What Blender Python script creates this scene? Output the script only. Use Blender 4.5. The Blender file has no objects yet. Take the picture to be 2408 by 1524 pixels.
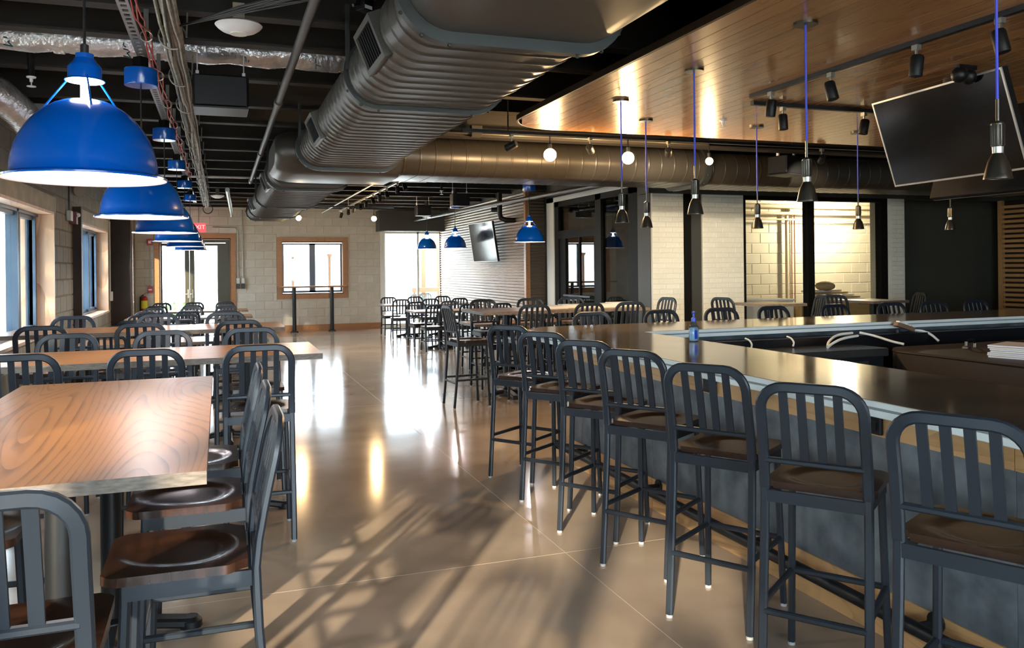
import bpy, math, random
from mathutils import Vector, Matrix
random.seed(7)
sc = bpy.context.scene
COL = sc.collection
PI = math.pi
# ------------------------------------------------------------------ camera
F, CX, CY, ROLL, YAW, EYE = 1918.0, 1204.0, 627.0, 0.0105, math.atan(688 / 1918), 1.5
cam_d = bpy.data.cameras.new('camera')
cam = bpy.data.objects.new('camera', cam_d)
COL.objects.link(cam)
fw = Vector((math.sin(YAW), math.cos(YAW), 0))
rt = Vector((math.cos(YAW), -math.sin(YAW), 0))
up = Vector((0, 0, 1))
ri = rt * math.cos(ROLL) - up * math.sin(ROLL)
ui = rt * math.sin(ROLL) + up * math.cos(ROLL)
m = Matrix((ri, ui, -fw)).transposed().to_4x4()
m.translation = (0, 0, EYE)
cam.matrix_world = m
cam_d.sensor_fit = 'HORIZONTAL'
cam_d.sensor_width = 36.0
cam_d.lens = F / 2408 * 36
cam_d.shift_y = (CY - 762) / 2408
cam_d.clip_start = 0.05
cam_d.clip_end = 300
sc.camera = cam
# ------------------------------------------------------------------ light and exposure
w = bpy.data.worlds.new('sky')
sc.world = w
w.use_nodes = True
bg = w.node_tree.nodes['Background']
bg.inputs[0].default_value = (0.80, 0.90, 1.0, 1)
bg.inputs[1].default_value = 11.0
sc.view_settings.view_transform = 'Standard'
sc.view_settings.look = 'None'
sc.view_settings.gamma = 1.0
sc.view_settings.use_curve_mapping = False
sc.view_settings.exposure = 0.85
sun_d = bpy.data.lights.new('sun', 'SUN')
sun_d.energy = 9.5
sun_d.angle = math.radians(1.3)
sun_d.color = (1.0, 0.80, 0.58)
sun = bpy.data.objects.new('sun', sun_d)
COL.objects.link(sun)
_el = math.radians(14.5)
sun.rotation_euler = Vector((0.55 * math.cos(_el), 0.835 * math.cos(_el), -math.sin(_el))).to_track_quat('-Z', 'Y').to_euler()
sun.location = (-12, -18, 9)
try:
    sc.cycles.max_bounces = 7
    sc.cycles.diffuse_bounces = 3
    sc.cycles.glossy_bounces = 3
    sc.cycles.transparent_max_bounces = 12
    sc.cycles.sample_clamp_indirect = 6
    sc.cycles.caustics_reflective = False
    sc.cycles.caustics_refractive = False
except Exception:
    pass


def portal(name, loc, size, direction):
    d = bpy.data.lights.new(name, 'AREA')
    d.shape = 'RECTANGLE'
    d.size, d.size_y = size
    d.cycles.is_portal = True
    o = bpy.data.objects.new(name, d)
    COL.objects.link(o)
    o.location = loc
    o.rotation_euler = Vector(direction).to_track_quat('-Z', 'Z').to_euler()


# ------------------------------------------------------------------ materials
MATS = {}


def lin(c):
    return tuple(((v / 12.92) if v <= 0.04045 else ((v + 0.055) / 1.055) ** 2.4) for v in c)


def mat(name, col, rough=0.5, metal=0.0, spec=0.5, coat=0.0, emit=None, estr=0.0, var=0.0, scale=6.0, bump=0.0, bscale=40.0, col2=None, objvar=0.0, stretch=None, rvar=0.0, detail=4.0):
    m = bpy.data.materials.new(name)
    m.use_nodes = True
    nt = m.node_tree
    b = nt.nodes['Principled BSDF']
    b.inputs['Roughness'].default_value = rough
    b.inputs['Metallic'].default_value = metal
    b.inputs['Specular IOR Level'].default_value = spec
    b.inputs['Coat Weight'].default_value = coat
    b.inputs['Coat Roughness'].default_value = 0.08
    b.inputs['Base Color'].default_value = (*col, 1)
    if emit:
        b.inputs['Emission Color'].default_value = (*emit, 1)
        b.inputs['Emission Strength'].default_value = estr
    tc = nt.nodes.new('ShaderNodeTexCoord')
    mp = nt.nodes.new('ShaderNodeMapping')
    nt.links.new(tc.outputs['Object'], mp.inputs[0])
    if stretch:
        mp.inputs['Scale'].default_value = stretch
    last = None
    if var > 0 or col2:
        n = nt.nodes.new('ShaderNodeTexNoise')
        n.inputs['Scale'].default_value = scale
        n.inputs['Detail'].default_value = detail
        nt.links.new(mp.outputs[0], n.inputs['Vector'])
        r = nt.nodes.new('ShaderNodeValToRGB')
        r.color_ramp.elements[0].position = 0.3
        r.color_ramp.elements[1].position = 0.7
        c2 = col2 if col2 else tuple(min(1, c * (1 + var)) for c in col)
        c1 = col if col2 else tuple(c * (1 - var) for c in col)
        r.color_ramp.elements[0].color = (*c1, 1)
        r.color_ramp.elements[1].color = (*c2, 1)
        nt.links.new(n.outputs['Fac'], r.inputs[0])
        last = r.outputs[0]
        if rvar > 0:
            mr = nt.nodes.new('ShaderNodeMapRange')
            mr.inputs[3].default_value = max(0.02, rough - rvar)
            mr.inputs[4].default_value = rough + rvar
            nt.links.new(n.outputs['Fac'], mr.inputs[0])
            nt.links.new(mr.outputs[0], b.inputs['Roughness'])
    if objvar > 0:
        oi = nt.nodes.new('ShaderNodeObjectInfo')
        mr = nt.nodes.new('ShaderNodeMapRange')
        mr.inputs[3].default_value = 1 - objvar
        mr.inputs[4].default_value = 1 + objvar
        nt.links.new(oi.outputs['Random'], mr.inputs[0])
        mx = nt.nodes.new('ShaderNodeVectorMath')
        mx.operation = 'SCALE'
        if last:
            nt.links.new(last, mx.inputs[0])
        else:
            mx.inputs[0].default_value = col
        nt.links.new(mr.outputs[0], mx.inputs['Scale'])
        last = mx.outputs[0]
    if last:
        nt.links.new(last, b.inputs['Base Color'])
    if bump > 0:
        n2 = nt.nodes.new('ShaderNodeTexNoise')
        n2.inputs['Scale'].default_value = bscale
        n2.inputs['Detail'].default_value = 3
        nt.links.new(mp.outputs[0], n2.inputs['Vector'])
        bp = nt.nodes.new('ShaderNodeBump')
        bp.inputs['Strength'].default_value = bump
        bp.inputs['Distance'].default_value = 0.01
        nt.links.new(n2.outputs['Fac'], bp.inputs['Height'])
        nt.links.new(bp.outputs[0], b.inputs['Normal'])
    MATS[name] = m
    return m


def wood(name, c1, c2, rough, scale=(3.0, 22.0, 3.0), coat=0.0, objvar=0.1, bands=5.0):
    """long grain along local x"""
    m = mat(name, c1, rough, coat=coat)
    nt = m.node_tree
    b = nt.nodes['Principled BSDF']
    mp = [n for n in nt.nodes if n.bl_idname == 'ShaderNodeMapping'][0]
    mp.inputs['Scale'].default_value = scale
    oi = nt.nodes.new('ShaderNodeObjectInfo')
    sc_ = nt.nodes.new('ShaderNodeVectorMath')
    sc_.operation = 'SCALE'
    sc_.inputs[0].default_value = (7.3, 3.1, 5.7)
    nt.links.new(oi.outputs['Random'], sc_.inputs['Scale'])
    nt.links.new(sc_.outputs[0], mp.inputs['Location'])
    n1 = nt.nodes.new('ShaderNodeTexNoise')
    n1.inputs['Scale'].default_value = 0.35
    n1.inputs['Detail'].default_value = 1.0
    n1.inputs['Distortion'].default_value = 0.6
    nt.links.new(mp.outputs[0], n1.inputs['Vector'])
    mul = nt.nodes.new('ShaderNodeMath')
    mul.operation = 'MULTIPLY'
    mul.inputs[1].default_value = bands * 6.0
    nt.links.new(n1.outputs['Fac'], mul.inputs[0])
    fr = nt.nodes.new('ShaderNodeMath')
    fr.operation = 'FRACT'
    nt.links.new(mul.outputs[0], fr.inputs[0])
    n2 = nt.nodes.new('ShaderNodeTexNoise')
    n2.inputs['Scale'].default_value = 4.0
    n2.inputs['Detail'].default_value = 5.0
    nt.links.new(mp.outputs[0], n2.inputs['Vector'])
    ad = nt.nodes.new('ShaderNodeMath')
    ad.operation = 'ADD'
    nt.links.new(fr.outputs[0], ad.inputs[0])
    nt.links.new(n2.outputs['Fac'], ad.inputs[1])
    r = nt.nodes.new('ShaderNodeValToRGB')
    r.color_ramp.elements[0].position = 0.35
    r.color_ramp.elements[1].position = 1.25 / 1.5
    r.color_ramp.elements[0].color = (*c2, 1)
    r.color_ramp.elements[1].color = (*c1, 1)
    nt.links.new(ad.outputs[0], r.inputs[0])
    mr = nt.nodes.new('ShaderNodeMapRange')
    mr.inputs[3].default_value = 1 - objvar
    mr.inputs[4].default_value = 1 + objvar
    nt.links.new(oi.outputs['Random'], mr.inputs[0])
    mx = nt.nodes.new('ShaderNodeVectorMath')
    mx.operation = 'SCALE'
    nt.links.new(r.outputs[0], mx.inputs[0])
    nt.links.new(mr.outputs[0], mx.inputs['Scale'])
    nt.links.new(mx.outputs[0], b.inputs['Base Color'])
    return m


def glass_mat(name, tint=(0.92, 0.95, 0.95), ior=1.5):
    m = bpy.data.materials.new(name)
    m.use_nodes = True
    nt = m.node_tree
    nt.nodes.remove(nt.nodes['Principled BSDF'])
    t = nt.nodes.new('ShaderNodeBsdfTransparent')
    t.inputs[0].default_value = (*tint, 1)
    g = nt.nodes.new('ShaderNodeBsdfGlossy')
    g.inputs['Roughness'].default_value = 0.0
    lw = nt.nodes.new('ShaderNodeLayerWeight')      # same on both sides of the pane
    lw.inputs[0].default_value = 0.5
    pw = nt.nodes.new('ShaderNodeMath')
    pw.operation = 'POWER'
    pw.inputs[1].default_value = 4.0
    nt.links.new(lw.outputs['Facing'], pw.inputs[0])
    fr = nt.nodes.new('ShaderNodeMath')
    fr.operation = 'MULTIPLY_ADD'
    fr.inputs[1].default_value = 0.75
    fr.inputs[2].default_value = ((ior - 1) / (ior + 1)) ** 2
    nt.links.new(pw.outputs[0], fr.inputs[0])
    mx = nt.nodes.new('ShaderNodeMixShader')
    nt.links.new(fr.outputs[0], mx.inputs[0])
    nt.links.new(t.outputs[0], mx.inputs[1])
    nt.links.new(g.outputs[0], mx.inputs[2])
    nt.links.new(mx.outputs[0], nt.nodes['Material Output'].inputs[0])
    MATS[name] = m
    return m


mat('concrete_floor', (0.28, 0.215, 0.163), 0.13, spec=0.6, col2=(0.42, 0.332, 0.255), scale=1.3, detail=8, rvar=0.05, bump=0.03, bscale=9)
mat('joint_filler', (0.46, 0.38, 0.30), 0.4)
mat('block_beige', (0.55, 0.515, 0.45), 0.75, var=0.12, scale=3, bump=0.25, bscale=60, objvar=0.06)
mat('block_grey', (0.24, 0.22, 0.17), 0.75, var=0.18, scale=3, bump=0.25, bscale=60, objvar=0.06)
mat('block_white', (0.66, 0.62, 0.50), 0.65, var=0.05, scale=3, bump=0.15, bscale=60, objvar=0.03)
mat('brick_white', (0.80, 0.79, 0.70), 0.6, var=0.08, scale=4, bump=0.3, bscale=50, objvar=0.04)
mat('mortar', (0.56, 0.52, 0.45), 0.9)
mat('mortar_white', (0.64, 0.62, 0.54), 0.8)
mat('mortar_grey', (0.20, 0.185, 0.15), 0.9)
mat('concrete_lintel', (0.42, 0.40, 0.33), 0.8, var=0.15, scale=5, bump=0.2, bscale=40)
mat('black_paint', (0.004, 0.004, 0.0045), 0.85, spec=0.1)
mat('joist_paint', (0.028, 0.024, 0.021), 0.6, spec=0.25)
mat('soffit_dark', (0.045, 0.047, 0.042), 0.6)
mat('green_dark', (0.045, 0.048, 0.038), 0.7, var=0.1, scale=1.5)
mat('brown_dark', (0.030, 0.017, 0.010), 0.5, spec=0.25, var=0.2, scale=4)
wood('trim_wood', (0.34, 0.155, 0.058), (0.21, 0.085, 0.03), 0.4, scale=(2.0, 14.0, 14.0))
wood('jamb_wood', (0.60, 0.40, 0.28), (0.42, 0.24, 0.14), 0.4, scale=(3.0, 3.0, 0.8), bands=3)
wood('table_oak', (0.31, 0.142, 0.052), (0.11, 0.045, 0.016), 0.30, scale=(0.9, 7.0, 5.0), coat=0.0, bands=6)
MATS['table_oak'].node_tree.nodes['Principled BSDF'].inputs['Specular IOR Level'].default_value = 0.3
mat('table_edge', (0.11, 0.09, 0.075), 0.55, col2=(0.22, 0.185, 0.155), scale=30, stretch=(1, 1, 4))
wood('bar_oak', (0.56, 0.33, 0.145), (0.42, 0.225, 0.088), 0.4, scale=(8.0, 1.4, 10.0), bands=2.5)
wood('plank_oak', (0.38, 0.185, 0.070), (0.29, 0.135, 0.050), 0.27, scale=(14.0, 1.0, 4.0), coat=0.4, objvar=0.16, bands=2.5)
wood('slat_oak', (0.45, 0.26, 0.11), (0.3, 0.16, 0.06), 0.45)
mat('seat_walnut', (0.022, 0.010, 0.006), 0.26, coat=0.25, col2=(0.046, 0.020, 0.012), scale=5, stretch=(1, 8, 1), objvar=0.1)
mat('stool_metal', (0.017, 0.024, 0.035), 0.38, metal=0.15, spec=0.5)
mat('glide', (0.42, 0.43, 0.44), 0.4)
mat('iron', (0.012, 0.014, 0.017), 0.42, metal=0.3)
mat('duct_metal', (0.078, 0.072, 0.065), 0.38, metal=0.3, var=0.08, scale=3)
mat('duct_dark', (0.070, 0.062, 0.052), 0.34, metal=0.45, var=0.08, scale=3)
mat('flange_metal', (0.030, 0.035, 0.034), 0.45, metal=0.2)
mat('galv', (0.32, 0.32, 0.29), 0.4, metal=0.8)
mat('pipe_grey', (0.065, 0.060, 0.055), 0.45, metal=0.3)
mat('pipe_tan', (0.42, 0.34, 0.25), 0.45)
mat('foil', (0.74, 0.76, 0.80), 0.25, metal=0.6, var=0.2, scale=10, bump=1.0, bscale=30)
mat('teal_print', (0.01, 0.13, 0.19), 0.5)
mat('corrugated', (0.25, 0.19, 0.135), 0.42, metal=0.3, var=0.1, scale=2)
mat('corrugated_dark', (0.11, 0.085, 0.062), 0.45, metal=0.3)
mat('blue_enamel', (0.001, 0.098, 0.50), 0.20, coat=0.4)
mat('shade_white', (0.92, 0.90, 0.95), 0.5)
mat('bulb_white', (1, 1, 1), 0.4, emit=(1.0, 0.93, 0.95), estr=24)
mat('bulb_warm', (1, 0.8, 0.5), 0.4, emit=(1.0, 0.62, 0.26), estr=60)
mat('bulb_dim', (1, 0.8, 0.5), 0.4, emit=(1.0, 0.62, 0.26), estr=16)
mat('spot_lens', (1, 1, 0.95), 0.4, emit=(1.0, 0.90, 0.72), estr=6)
mat('lens_off', (0.25, 0.26, 0.28), 0.15)
mat('pendant_iron', (0.075, 0.068, 0.056), 0.30, metal=0.8)
mat('pendant_collar', (0.50, 0.50, 0.46), 0.3, metal=0.6)
mat('blue_cord', (0.05, 0.07, 0.62), 0.6)
mat('black_plastic', (0.006, 0.006, 0.007), 0.45, spec=0.25)
mat('screen', (0.006, 0.006, 0.007), 0.12, spec=0.6)
mat('bezel', (0.62, 0.60, 0.56), 0.3, metal=0.7)
mat('white_plastic', (0.80, 0.80, 0.84), 0.4)
mat('window_frame', (0.040, 0.075, 0.13), 0.35, metal=0.1)  # black frames, with the blue of the sky light put into the colour
mat('storefront_frame', (0.006, 0.006, 0.006), 0.6, spec=0.12)
mat('door_olive', (0.050, 0.048, 0.028), 0.4)
mat('light_post', (0.75, 0.74, 0.68), 0.5)
mat('counter', (0.115, 0.098, 0.080), 0.13, spec=0.75, coat=0.3, col2=(0.18, 0.152, 0.124), scale=2.2, rvar=0.05)
mat('counter_edge', (0.80, 0.86, 0.86), 0.35)
mat('counter_groove', (0.25, 0.28, 0.29), 0.4)
mat('bar_panel', (0.060, 0.076, 0.092), 0.6, col2=(0.175, 0.20, 0.225), scale=7.0, detail=8)
mat('bar_black', (0.010, 0.011, 0.014), 0.30, metal=0.2)
mat('bar_steel', (0.10, 0.105, 0.11), 0.25, metal=0.8)
mat('brown_cover', (0.030, 0.022, 0.018), 0.6, var=0.15, scale=4, bump=0.1, bscale=40)
mat('red_paint', (0.40, 0.010, 0.010), 0.4)
mat('dark_red', (0.12, 0.008, 0.008), 0.4)
mat('exit_red', (0.7, 0.03, 0.04), 0.4, emit=(1.0, 0.06, 0.07), estr=1.0)
mat('exit_letter', (0.9, 0.5, 0.5), 0.4, emit=(1.0, 0.45, 0.42), estr=0.9)
mat('yellow_label', (0.75, 0.70, 0.03), 0.5)
mat('paper', (0.85, 0.80, 0.74), 0.8)
mat('cardboard', (0.42, 0.27, 0.13), 0.8, var=0.1)
mat('hose_white', (0.80, 0.82, 0.80), 0.35)
mat('gun_brown', (0.22, 0.13, 0.08), 0.4)
mat('bottle_blue', (0.02, 0.08, 0.62), 0.3)
mat('cable_grey', (0.30, 0.29, 0.24), 0.55, var=0.35, scale=14)
mat('cable_red', (0.42, 0.05, 0.04), 0.5)
mat('cable_black', (0.010, 0.010, 0.011), 0.5)
mat('copper', (0.35, 0.16, 0.07), 0.4, metal=0.7)
mat('cream_pipe', (0.62, 0.52, 0.36), 0.5)
mat('patio', (0.55, 0.53, 0.48), 0.8, var=0.06)
mat('lawn', (0.10, 0.20, 0.04), 0.9, var=0.3, scale=2)
mat('leaf', (0.10, 0.24, 0.05), 0.6, var=0.3, scale=6)
mat('bark', (0.10, 0.07, 0.05), 0.8)
mat('patio_wood', (0.30, 0.15, 0.08), 0.6)
mat('patio_chair', (0.10, 0.11, 0.11), 0.5)
glass_mat('glass')
glass_mat('storefront_glass', (0.62, 0.66, 0.64), 1.65)
glass_mat('bottle_clear', (0.62, 0.78, 0.92), 1.7)
mat('gel', (0.70, 0.82, 0.92), 0.1)
MATS['gel'].node_tree.nodes['Principled BSDF'].inputs['Alpha'].default_value = 0.45


# ------------------------------------------------------------------ geometry helpers
class MB:
    def __init__(s):
        s.v, s.f, s.mi = [], [], []
        s.cur = 0

    def add(s, vs, fs):
        o = len(s.v)
        s.v += [tuple(p) for p in vs]
        s.f += [tuple(i + o for i in f) for f in fs]
        s.mi += [s.cur] * len(fs)
        return s

    def box(s, x0, x1, y0, y1, z0, z1):
        return s.add([(x0, y0, z0), (x1, y0, z0), (x1, y1, z0), (x0, y1, z0), (x0, y0, z1), (x1, y0, z1), (x1, y1, z1), (x0, y1, z1)],
                     [(0, 3, 2, 1), (4, 5, 6, 7), (0, 1, 5, 4), (1, 2, 6, 5), (2, 3, 7, 6), (3, 0, 4, 7)])

    def bbox(s, x0, x1, y0, y1, z0, z1, c=0.01):
        """box with chamfered vertical edges and a chamfered top and bottom rim"""
        def ring(i, z):
            return [(x0 + c + i, y0 + i, z), (x1 - c - i, y0 + i, z), (x1 - i, y0 + c + i, z), (x1 - i, y1 - c - i, z),
                    (x1 - c - i, y1 - i, z), (x0 + c + i, y1 - i, z), (x0 + i, y1 - c - i, z), (x0 + i, y0 + c + i, z)]
        e = min(c, (z1 - z0) / 2) * 0.6
        vs = ring(e, z0) + ring(0, z0 + e) + ring(0, z1 - e) + ring(e, z1)
        fs = [tuple(reversed(range(8))), tuple(range(24, 32))]
        for k in range(3):
            for i in range(8):
                j = (i + 1) % 8
                fs.append((k * 8 + i, k * 8 + j, k * 8 + 8 + j, k * 8 + 8 + i))
        return s.add(vs, fs)

    def sweep(s, path, sec, ref=(0, 1, 0), cap=True, closed=False):
        path = [Vector(p) for p in path]
        ref = Vector(ref)
        n = len(path)
        k = len(sec)
        vs = []
        for i, p in enumerate(path):
            a = path[(i - 1) % n] if (i > 0 or closed) else p
            b = path[(i + 1) % n] if (i < n - 1 or closed) else p
            t = (b - a).normalized()
            sd = t.cross(ref)
            if sd.length < 1e-4:
                sd = t.cross(Vector((1, 0, 0.01)))
            sd.normalize()
            u2 = sd.cross(t)
            vs += [p + sd * q[0] + u2 * q[1] for q in sec]
        fs = []
        for i in range(n if closed else n - 1):
            for j in range(k):
                j2 = (j + 1) % k
                i2 = (i + 1) % n
                fs.append((i * k + j, i * k + j2, i2 * k + j2, i2 * k + j))
        if cap and not closed:
            fs.append(tuple(reversed(range(k))))
            fs.append(tuple((n - 1) * k + j for j in range(k)))
        return s.add(vs, fs)

    def tube(s, path, r, n=8, ref=(0.13, 0.2, 0.97), closed=False):
        return s.sweep(path, [(r * math.cos(2 * PI * i / n), r * math.sin(2 * PI * i / n)) for i in range(n)], ref, closed=closed)

    def bar(s, path, a, b, ref=(0, 1, 0), ch=0.25):
        """rounded-rectangle bar"""
        a, b = a / 2, b / 2
        c = min(a, b) * 2 * ch
        return s.sweep(path, [(-a + c, -b), (a - c, -b), (a, -b + c), (a, b - c), (a - c, b), (-a + c, b), (-a, b - c), (-a, -b + c)], ref)

    def lathe(s, prof, n=24, c=(0, 0, 0), cap=True):
        vs = []
        for r, z in prof:
            vs += [(c[0] + r * math.cos(2 * PI * i / n), c[1] + r * math.sin(2 * PI * i / n), c[2] + z) for i in range(n)]
        fs = []
        for k in range(len(prof) - 1):
            for i in range(n):
                j = (i + 1) % n
                fs.append((k * n + i, k * n + j, k * n + n + j, k * n + n + i))
        if cap:
            if prof[0][0] > 1e-4:
                fs.append(tuple(reversed(range(n))))
            if prof[-1][0] > 1e-4:
                fs.append(tuple((len(prof) - 1) * n + i for i in range(n)))
        return s.add(vs, fs)

    def prism(s, poly, z0, z1):
        n = len(poly)
        vs = [(x, y, z0) for x, y in poly] + [(x, y, z1) for x, y in poly]
        fs = [tuple(reversed(range(n))), tuple(range(n, 2 * n))]
        for i in range(n):
            j = (i + 1) % n
            fs.append((i, j, n + j, n + i))
        return s.add(vs, fs)

    def sphere(s, c, r, n=16, sz=1.0):
        k = n // 2
        return s.lathe([(max(r * math.sin(PI * i / k), 1e-5), -r * sz * math.cos(PI * i / k)) for i in range(k + 1)], n, c, cap=False)

    def mesh(s, name, smooth=None):
        me = bpy.data.meshes.new(name)
        me.from_pydata(s.v, [], s.f)
        if smooth is not None:
            me.shade_smooth()
            me.set_sharp_from_angle(angle=math.radians(smooth))
        if any(s.mi):
            me.polygons.foreach_set('material_index', s.mi)
        me.update()
        return me

    def build(s, name, material, parent=None, smooth=None, label=None):
        return link(s.mesh(name, smooth), name, material, parent, label)


def soften(path, n=2):
    p = [Vector(q) for q in path]
    for _ in range(n):
        o = [p[0]]
        for a, b_ in zip(p, p[1:]):
            o += [a * 0.75 + b_ * 0.25, a * 0.25 + b_ * 0.75]
        p = o + [p[-1]]
    return p


def link(me, name, material=None, parent=None, label=None):
    if material and not me.materials:
        for mm in (material if isinstance(material, (list, tuple)) else [material]):
            me.materials.append(MATS[mm])
    o = bpy.data.objects.new(name, me)
    COL.objects.link(o)
    if parent:
        o.parent = parent
    if label:
        o['label'] = label
    return o


def tag(o, label, cat, group=None):
    o['label'] = label
    o['category'] = cat
    if group:
        o['group'] = group
    return o


def thing(name, label, cat, loc=(0, 0, 0), rz=0.0, group=None):
    o = bpy.data.objects.new(name, None)
    o.empty_display_size = 0.1
    COL.objects.link(o)
    o.location = loc
    o.rotation_euler = (0, 0, rz)
    return tag(o, label, cat, group)


def struct(o):
    o['kind'] = 'structure'
    return o


def copy_tree(o, parent=None):
    c = o.copy()
    COL.objects.link(c)
    if parent:
        c.parent = parent
    for ch in list(o.children):
        copy_tree(ch, c)
    return c


ORD = ['first', 'second', 'third', 'fourth', 'fifth', 'sixth', 'seventh', 'eighth', 'ninth', 'tenth', 'eleventh']
_bl = {}


def block_mesh(L, H, D, material):
    key = (round(L, 3), round(H, 3), material)
    if key not in _bl:
        b = MB()
        c = 0.006
        b.add([(0, 0, 0), (L, 0, 0), (L, 0, H), (0, 0, H), (c, -D, c), (L - c, -D, c), (L - c, -D, H - c), (c, -D, H - c)],
              [(4, 5, 6, 7), (0, 1, 5, 4), (1, 2, 6, 5), (2, 3, 7, 6), (3, 0, 4, 7)])
        me = b.mesh('block')
        me.materials.append(MATS[material])
        _bl[key] = me
    return _bl[key]


def block_wall(parent, u0, u1, z0, z1, place, openings, material, L=0.40, H=0.20, name='block', gap=0.010, D=0.008, first=0.0):
    """running-bond pieces; place(u) -> (location xy, rz). openings: (u0,u1,z0,z1)"""
    row = 0
    z = z0
    while z < z1 - 0.03:
        zt = min(z + H, z1)
        u = u0 - (L / 2 if row % 2 else 0) + first
        while u < u1 - 0.02:
            segs = [(max(u, u0), min(u + L, u1))]
            for a, b_, c, d in openings:
                if zt - 0.03 > c and z + 0.03 < d:
                    ns = []
                    for s0, s1 in segs:
                        if s1 <= a or s0 >= b_:
                            ns.append((s0, s1))
                        else:
                            if a - s0 > 0.03:
                                ns.append((s0, a))
                            if s1 - b_ > 0.03:
                                ns.append((b_, s1))
                    segs = ns
            for s0, s1 in segs:
                if s1 - s0 < 0.04:
                    continue
                me = block_mesh(s1 - s0 - gap, zt - z - gap, D, material)
                o = bpy.data.objects.new(name, me)
                COL.objects.link(o)
                (x, y), rz = place(s0 + gap / 2)
                o.location = (x, y, z + gap / 2)
                o.rotation_euler = (0, 0, rz)
                o.parent = parent
            u += L
        z += H
        row += 1


# ================================================================== THE SHELL
WX, WY, CZ = -1.8, 20.2, 3.25          # window wall, far wall, deck
RX, BY = 13.6, -4.5                    # right-hand end and wall behind the camera
# floor
b = MB().box(WX - 0.35, RX + 0.2, BY - 0.2, WY + 0.25, -0.12, 0.0)
floor = struct(b.build('floor', 'concrete_floor'))
jb = MB()
for X in (1.69, 6.0, -1.2):
    jb.box(X - 0.0016, X + 0.0016, BY, WY, 0.0, 0.0006)
for Y in (-0.6, 3.93, 8.9, 13.8, 18.4):
    jb.box(WX, RX, Y - 0.0014, Y + 0.0014, 0.0, 0.0006)
jb.build('control_joint', 'joint_filler', floor)
# ceiling deck with joists
b = MB().box(WX - 0.35, RX + 0.2, BY - 0.2, WY + 0.25, CZ, CZ + 0.1)
ceiling = struct(b.build('ceiling', 'black_paint'))
b = MB()
b.box(WX, RX, -0.055, 0.055, 2.90, 2.915).box(WX, RX, -0.008, 0.008, 2.915, CZ).box(WX, RX, -0.055, 0.055, CZ - 0.02, CZ)
jm = b.mesh('joist')
jm.materials.append(MATS['joist_paint'])
ys = [-3.6, -2.6, -1.6, -0.6, 0.4, 1.4, 2.4, 3.6, 4.78, 5.38, 6.38, 7.4, 8.3, 9.2, 10.15, 11.1, 12.05, 13.0, 13.9, 14.8, 15.75, 16.7, 17.6, 18.5, 19.4]
for y in ys:
    o = link(jm, 'joist', None, ceiling)
    o.location.y = y
# far wall with door, window and bright opening
FW_OPEN = [(-1.28, 0.24, 0, 2.20), (1.40, 2.86, 0.90, 2.14), (3.86, 5.62, 0.0, 2.42)]
b = MB()
y0, y1 = WY, WY + 0.25
b.box(WX - 0.35, -1.28, y0, y1, 0, CZ).box(-1.28, 0.24, y0, y1, 2.20, CZ).box(0.24, 1.40, y0, y1, 0, CZ)
b.box(1.40, 2.86, y0, y1, 0, 0.90).box(1.40, 2.86, y0, y1, 2.14, CZ).box(2.86, 3.76, y0, y1, 0, CZ).box(3.76, 5.62, y0, y1, 2.42, CZ).box(5.62, RX, y0, y1, 0, CZ)
wall_back = struct(b.build('wall_back', 'mortar'))
block_wall(wall_back, WX, 3.76, 0.14, 2.90, lambda u: ((u, WY), 0), [(-1.40, 0.36, 0, 2.34), (1.29, 2.97, 0.78, 2.26)], 'block_beige')
b = MB().box(0.36, 3.80, WY - 0.03, WY, 0, 0.15).box(WX, -1.40, WY - 0.03, WY, 0, 0.15)
struct(b.build('baseboard_back', 'trim_wood'))
# dark soffit over the bright opening
b = MB().box(3.66, 5.30, WY - 0.5, WY - 0.02, 2.40, 2.90)
struct(b.build('trim_1', 'soffit_dark'))
b = MB().box(3.76, 3.86, WY - 0.02, WY + 0.1, 0, 2.42)
struct(b.build('trim_2', 'light_post'))
# bright glazed opening at the end of the room
w3 = thing('window_5', 'full height glazed opening under the dark soffit at the room end', 'window', (0, WY + 0.12, 0))
struct(w3)
b = MB()
for x in (3.86, 4.72, 5.56):
    b.box(x, x + 0.05, -0.04, 0.04, 0, 2.42)
b.box(3.91, 5.56, -0.04, 0.04, 0.0, 0.10).box(3.91, 5.56, -0.04, 0.04, 2.36, 2.42)
b.build('frame', 'light_post', w3)
for x0, x1 in ((3.91, 4.72), (4.77, 5.56)):
    MB().box(x0, x1, -0.004, 0.004, 0.10, 2.36).build('pane', 'glass', w3)
# wooden casing helper


def casing(name, x0, x1, z0, z1, wdt, y, bottom=True, proud=0.03, material='trim_wood', depth=0.2):
    o = bpy.data.objects.new(name, None)
    COL.objects.link(o)
    struct(o)
    a = MB().box(x0, x0 + wdt, y - proud, y, z0, z1)
    a.build('side_board', material, o)
    MB().box(x1 - wdt, x1, y - proud, y, z0, z1).build('side_board', material, o)
    MB().box(x0 + wdt, x1 - wdt, y - proud, y, z1 - wdt, z1).build('head_board', material, o)
    if bottom:
        MB().box(x0 + wdt, x1 - wdt, y - proud, y, z0, z0 + wdt).build('sill_board', material, o)
    t = 0.02
    c = MB().box(x0 + wdt, x0 + wdt + t, y, y + depth, z0 + (wdt if bottom else 0), z1 - wdt)
    c.box(x1 - wdt - t, x1 - wdt, y, y + depth, z0 + (wdt if bottom else 0), z1 - wdt).box(x0 + wdt, x1 - wdt, y, y + depth, z1 - wdt - t, z1 - wdt)
    if bottom:
        c.box(x0 + wdt, x1 - wdt, y, y + depth, z0 + wdt, z0 + wdt + t)
    c.build('reveal', material, o)
    return o


casing('trim_3', -1.40, 0.36, 0.0, 2.34, 0.11, WY, bottom=False)
casing('trim_4', 1.29, 2.97, 0.78, 2.26, 0.11, WY)
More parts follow.
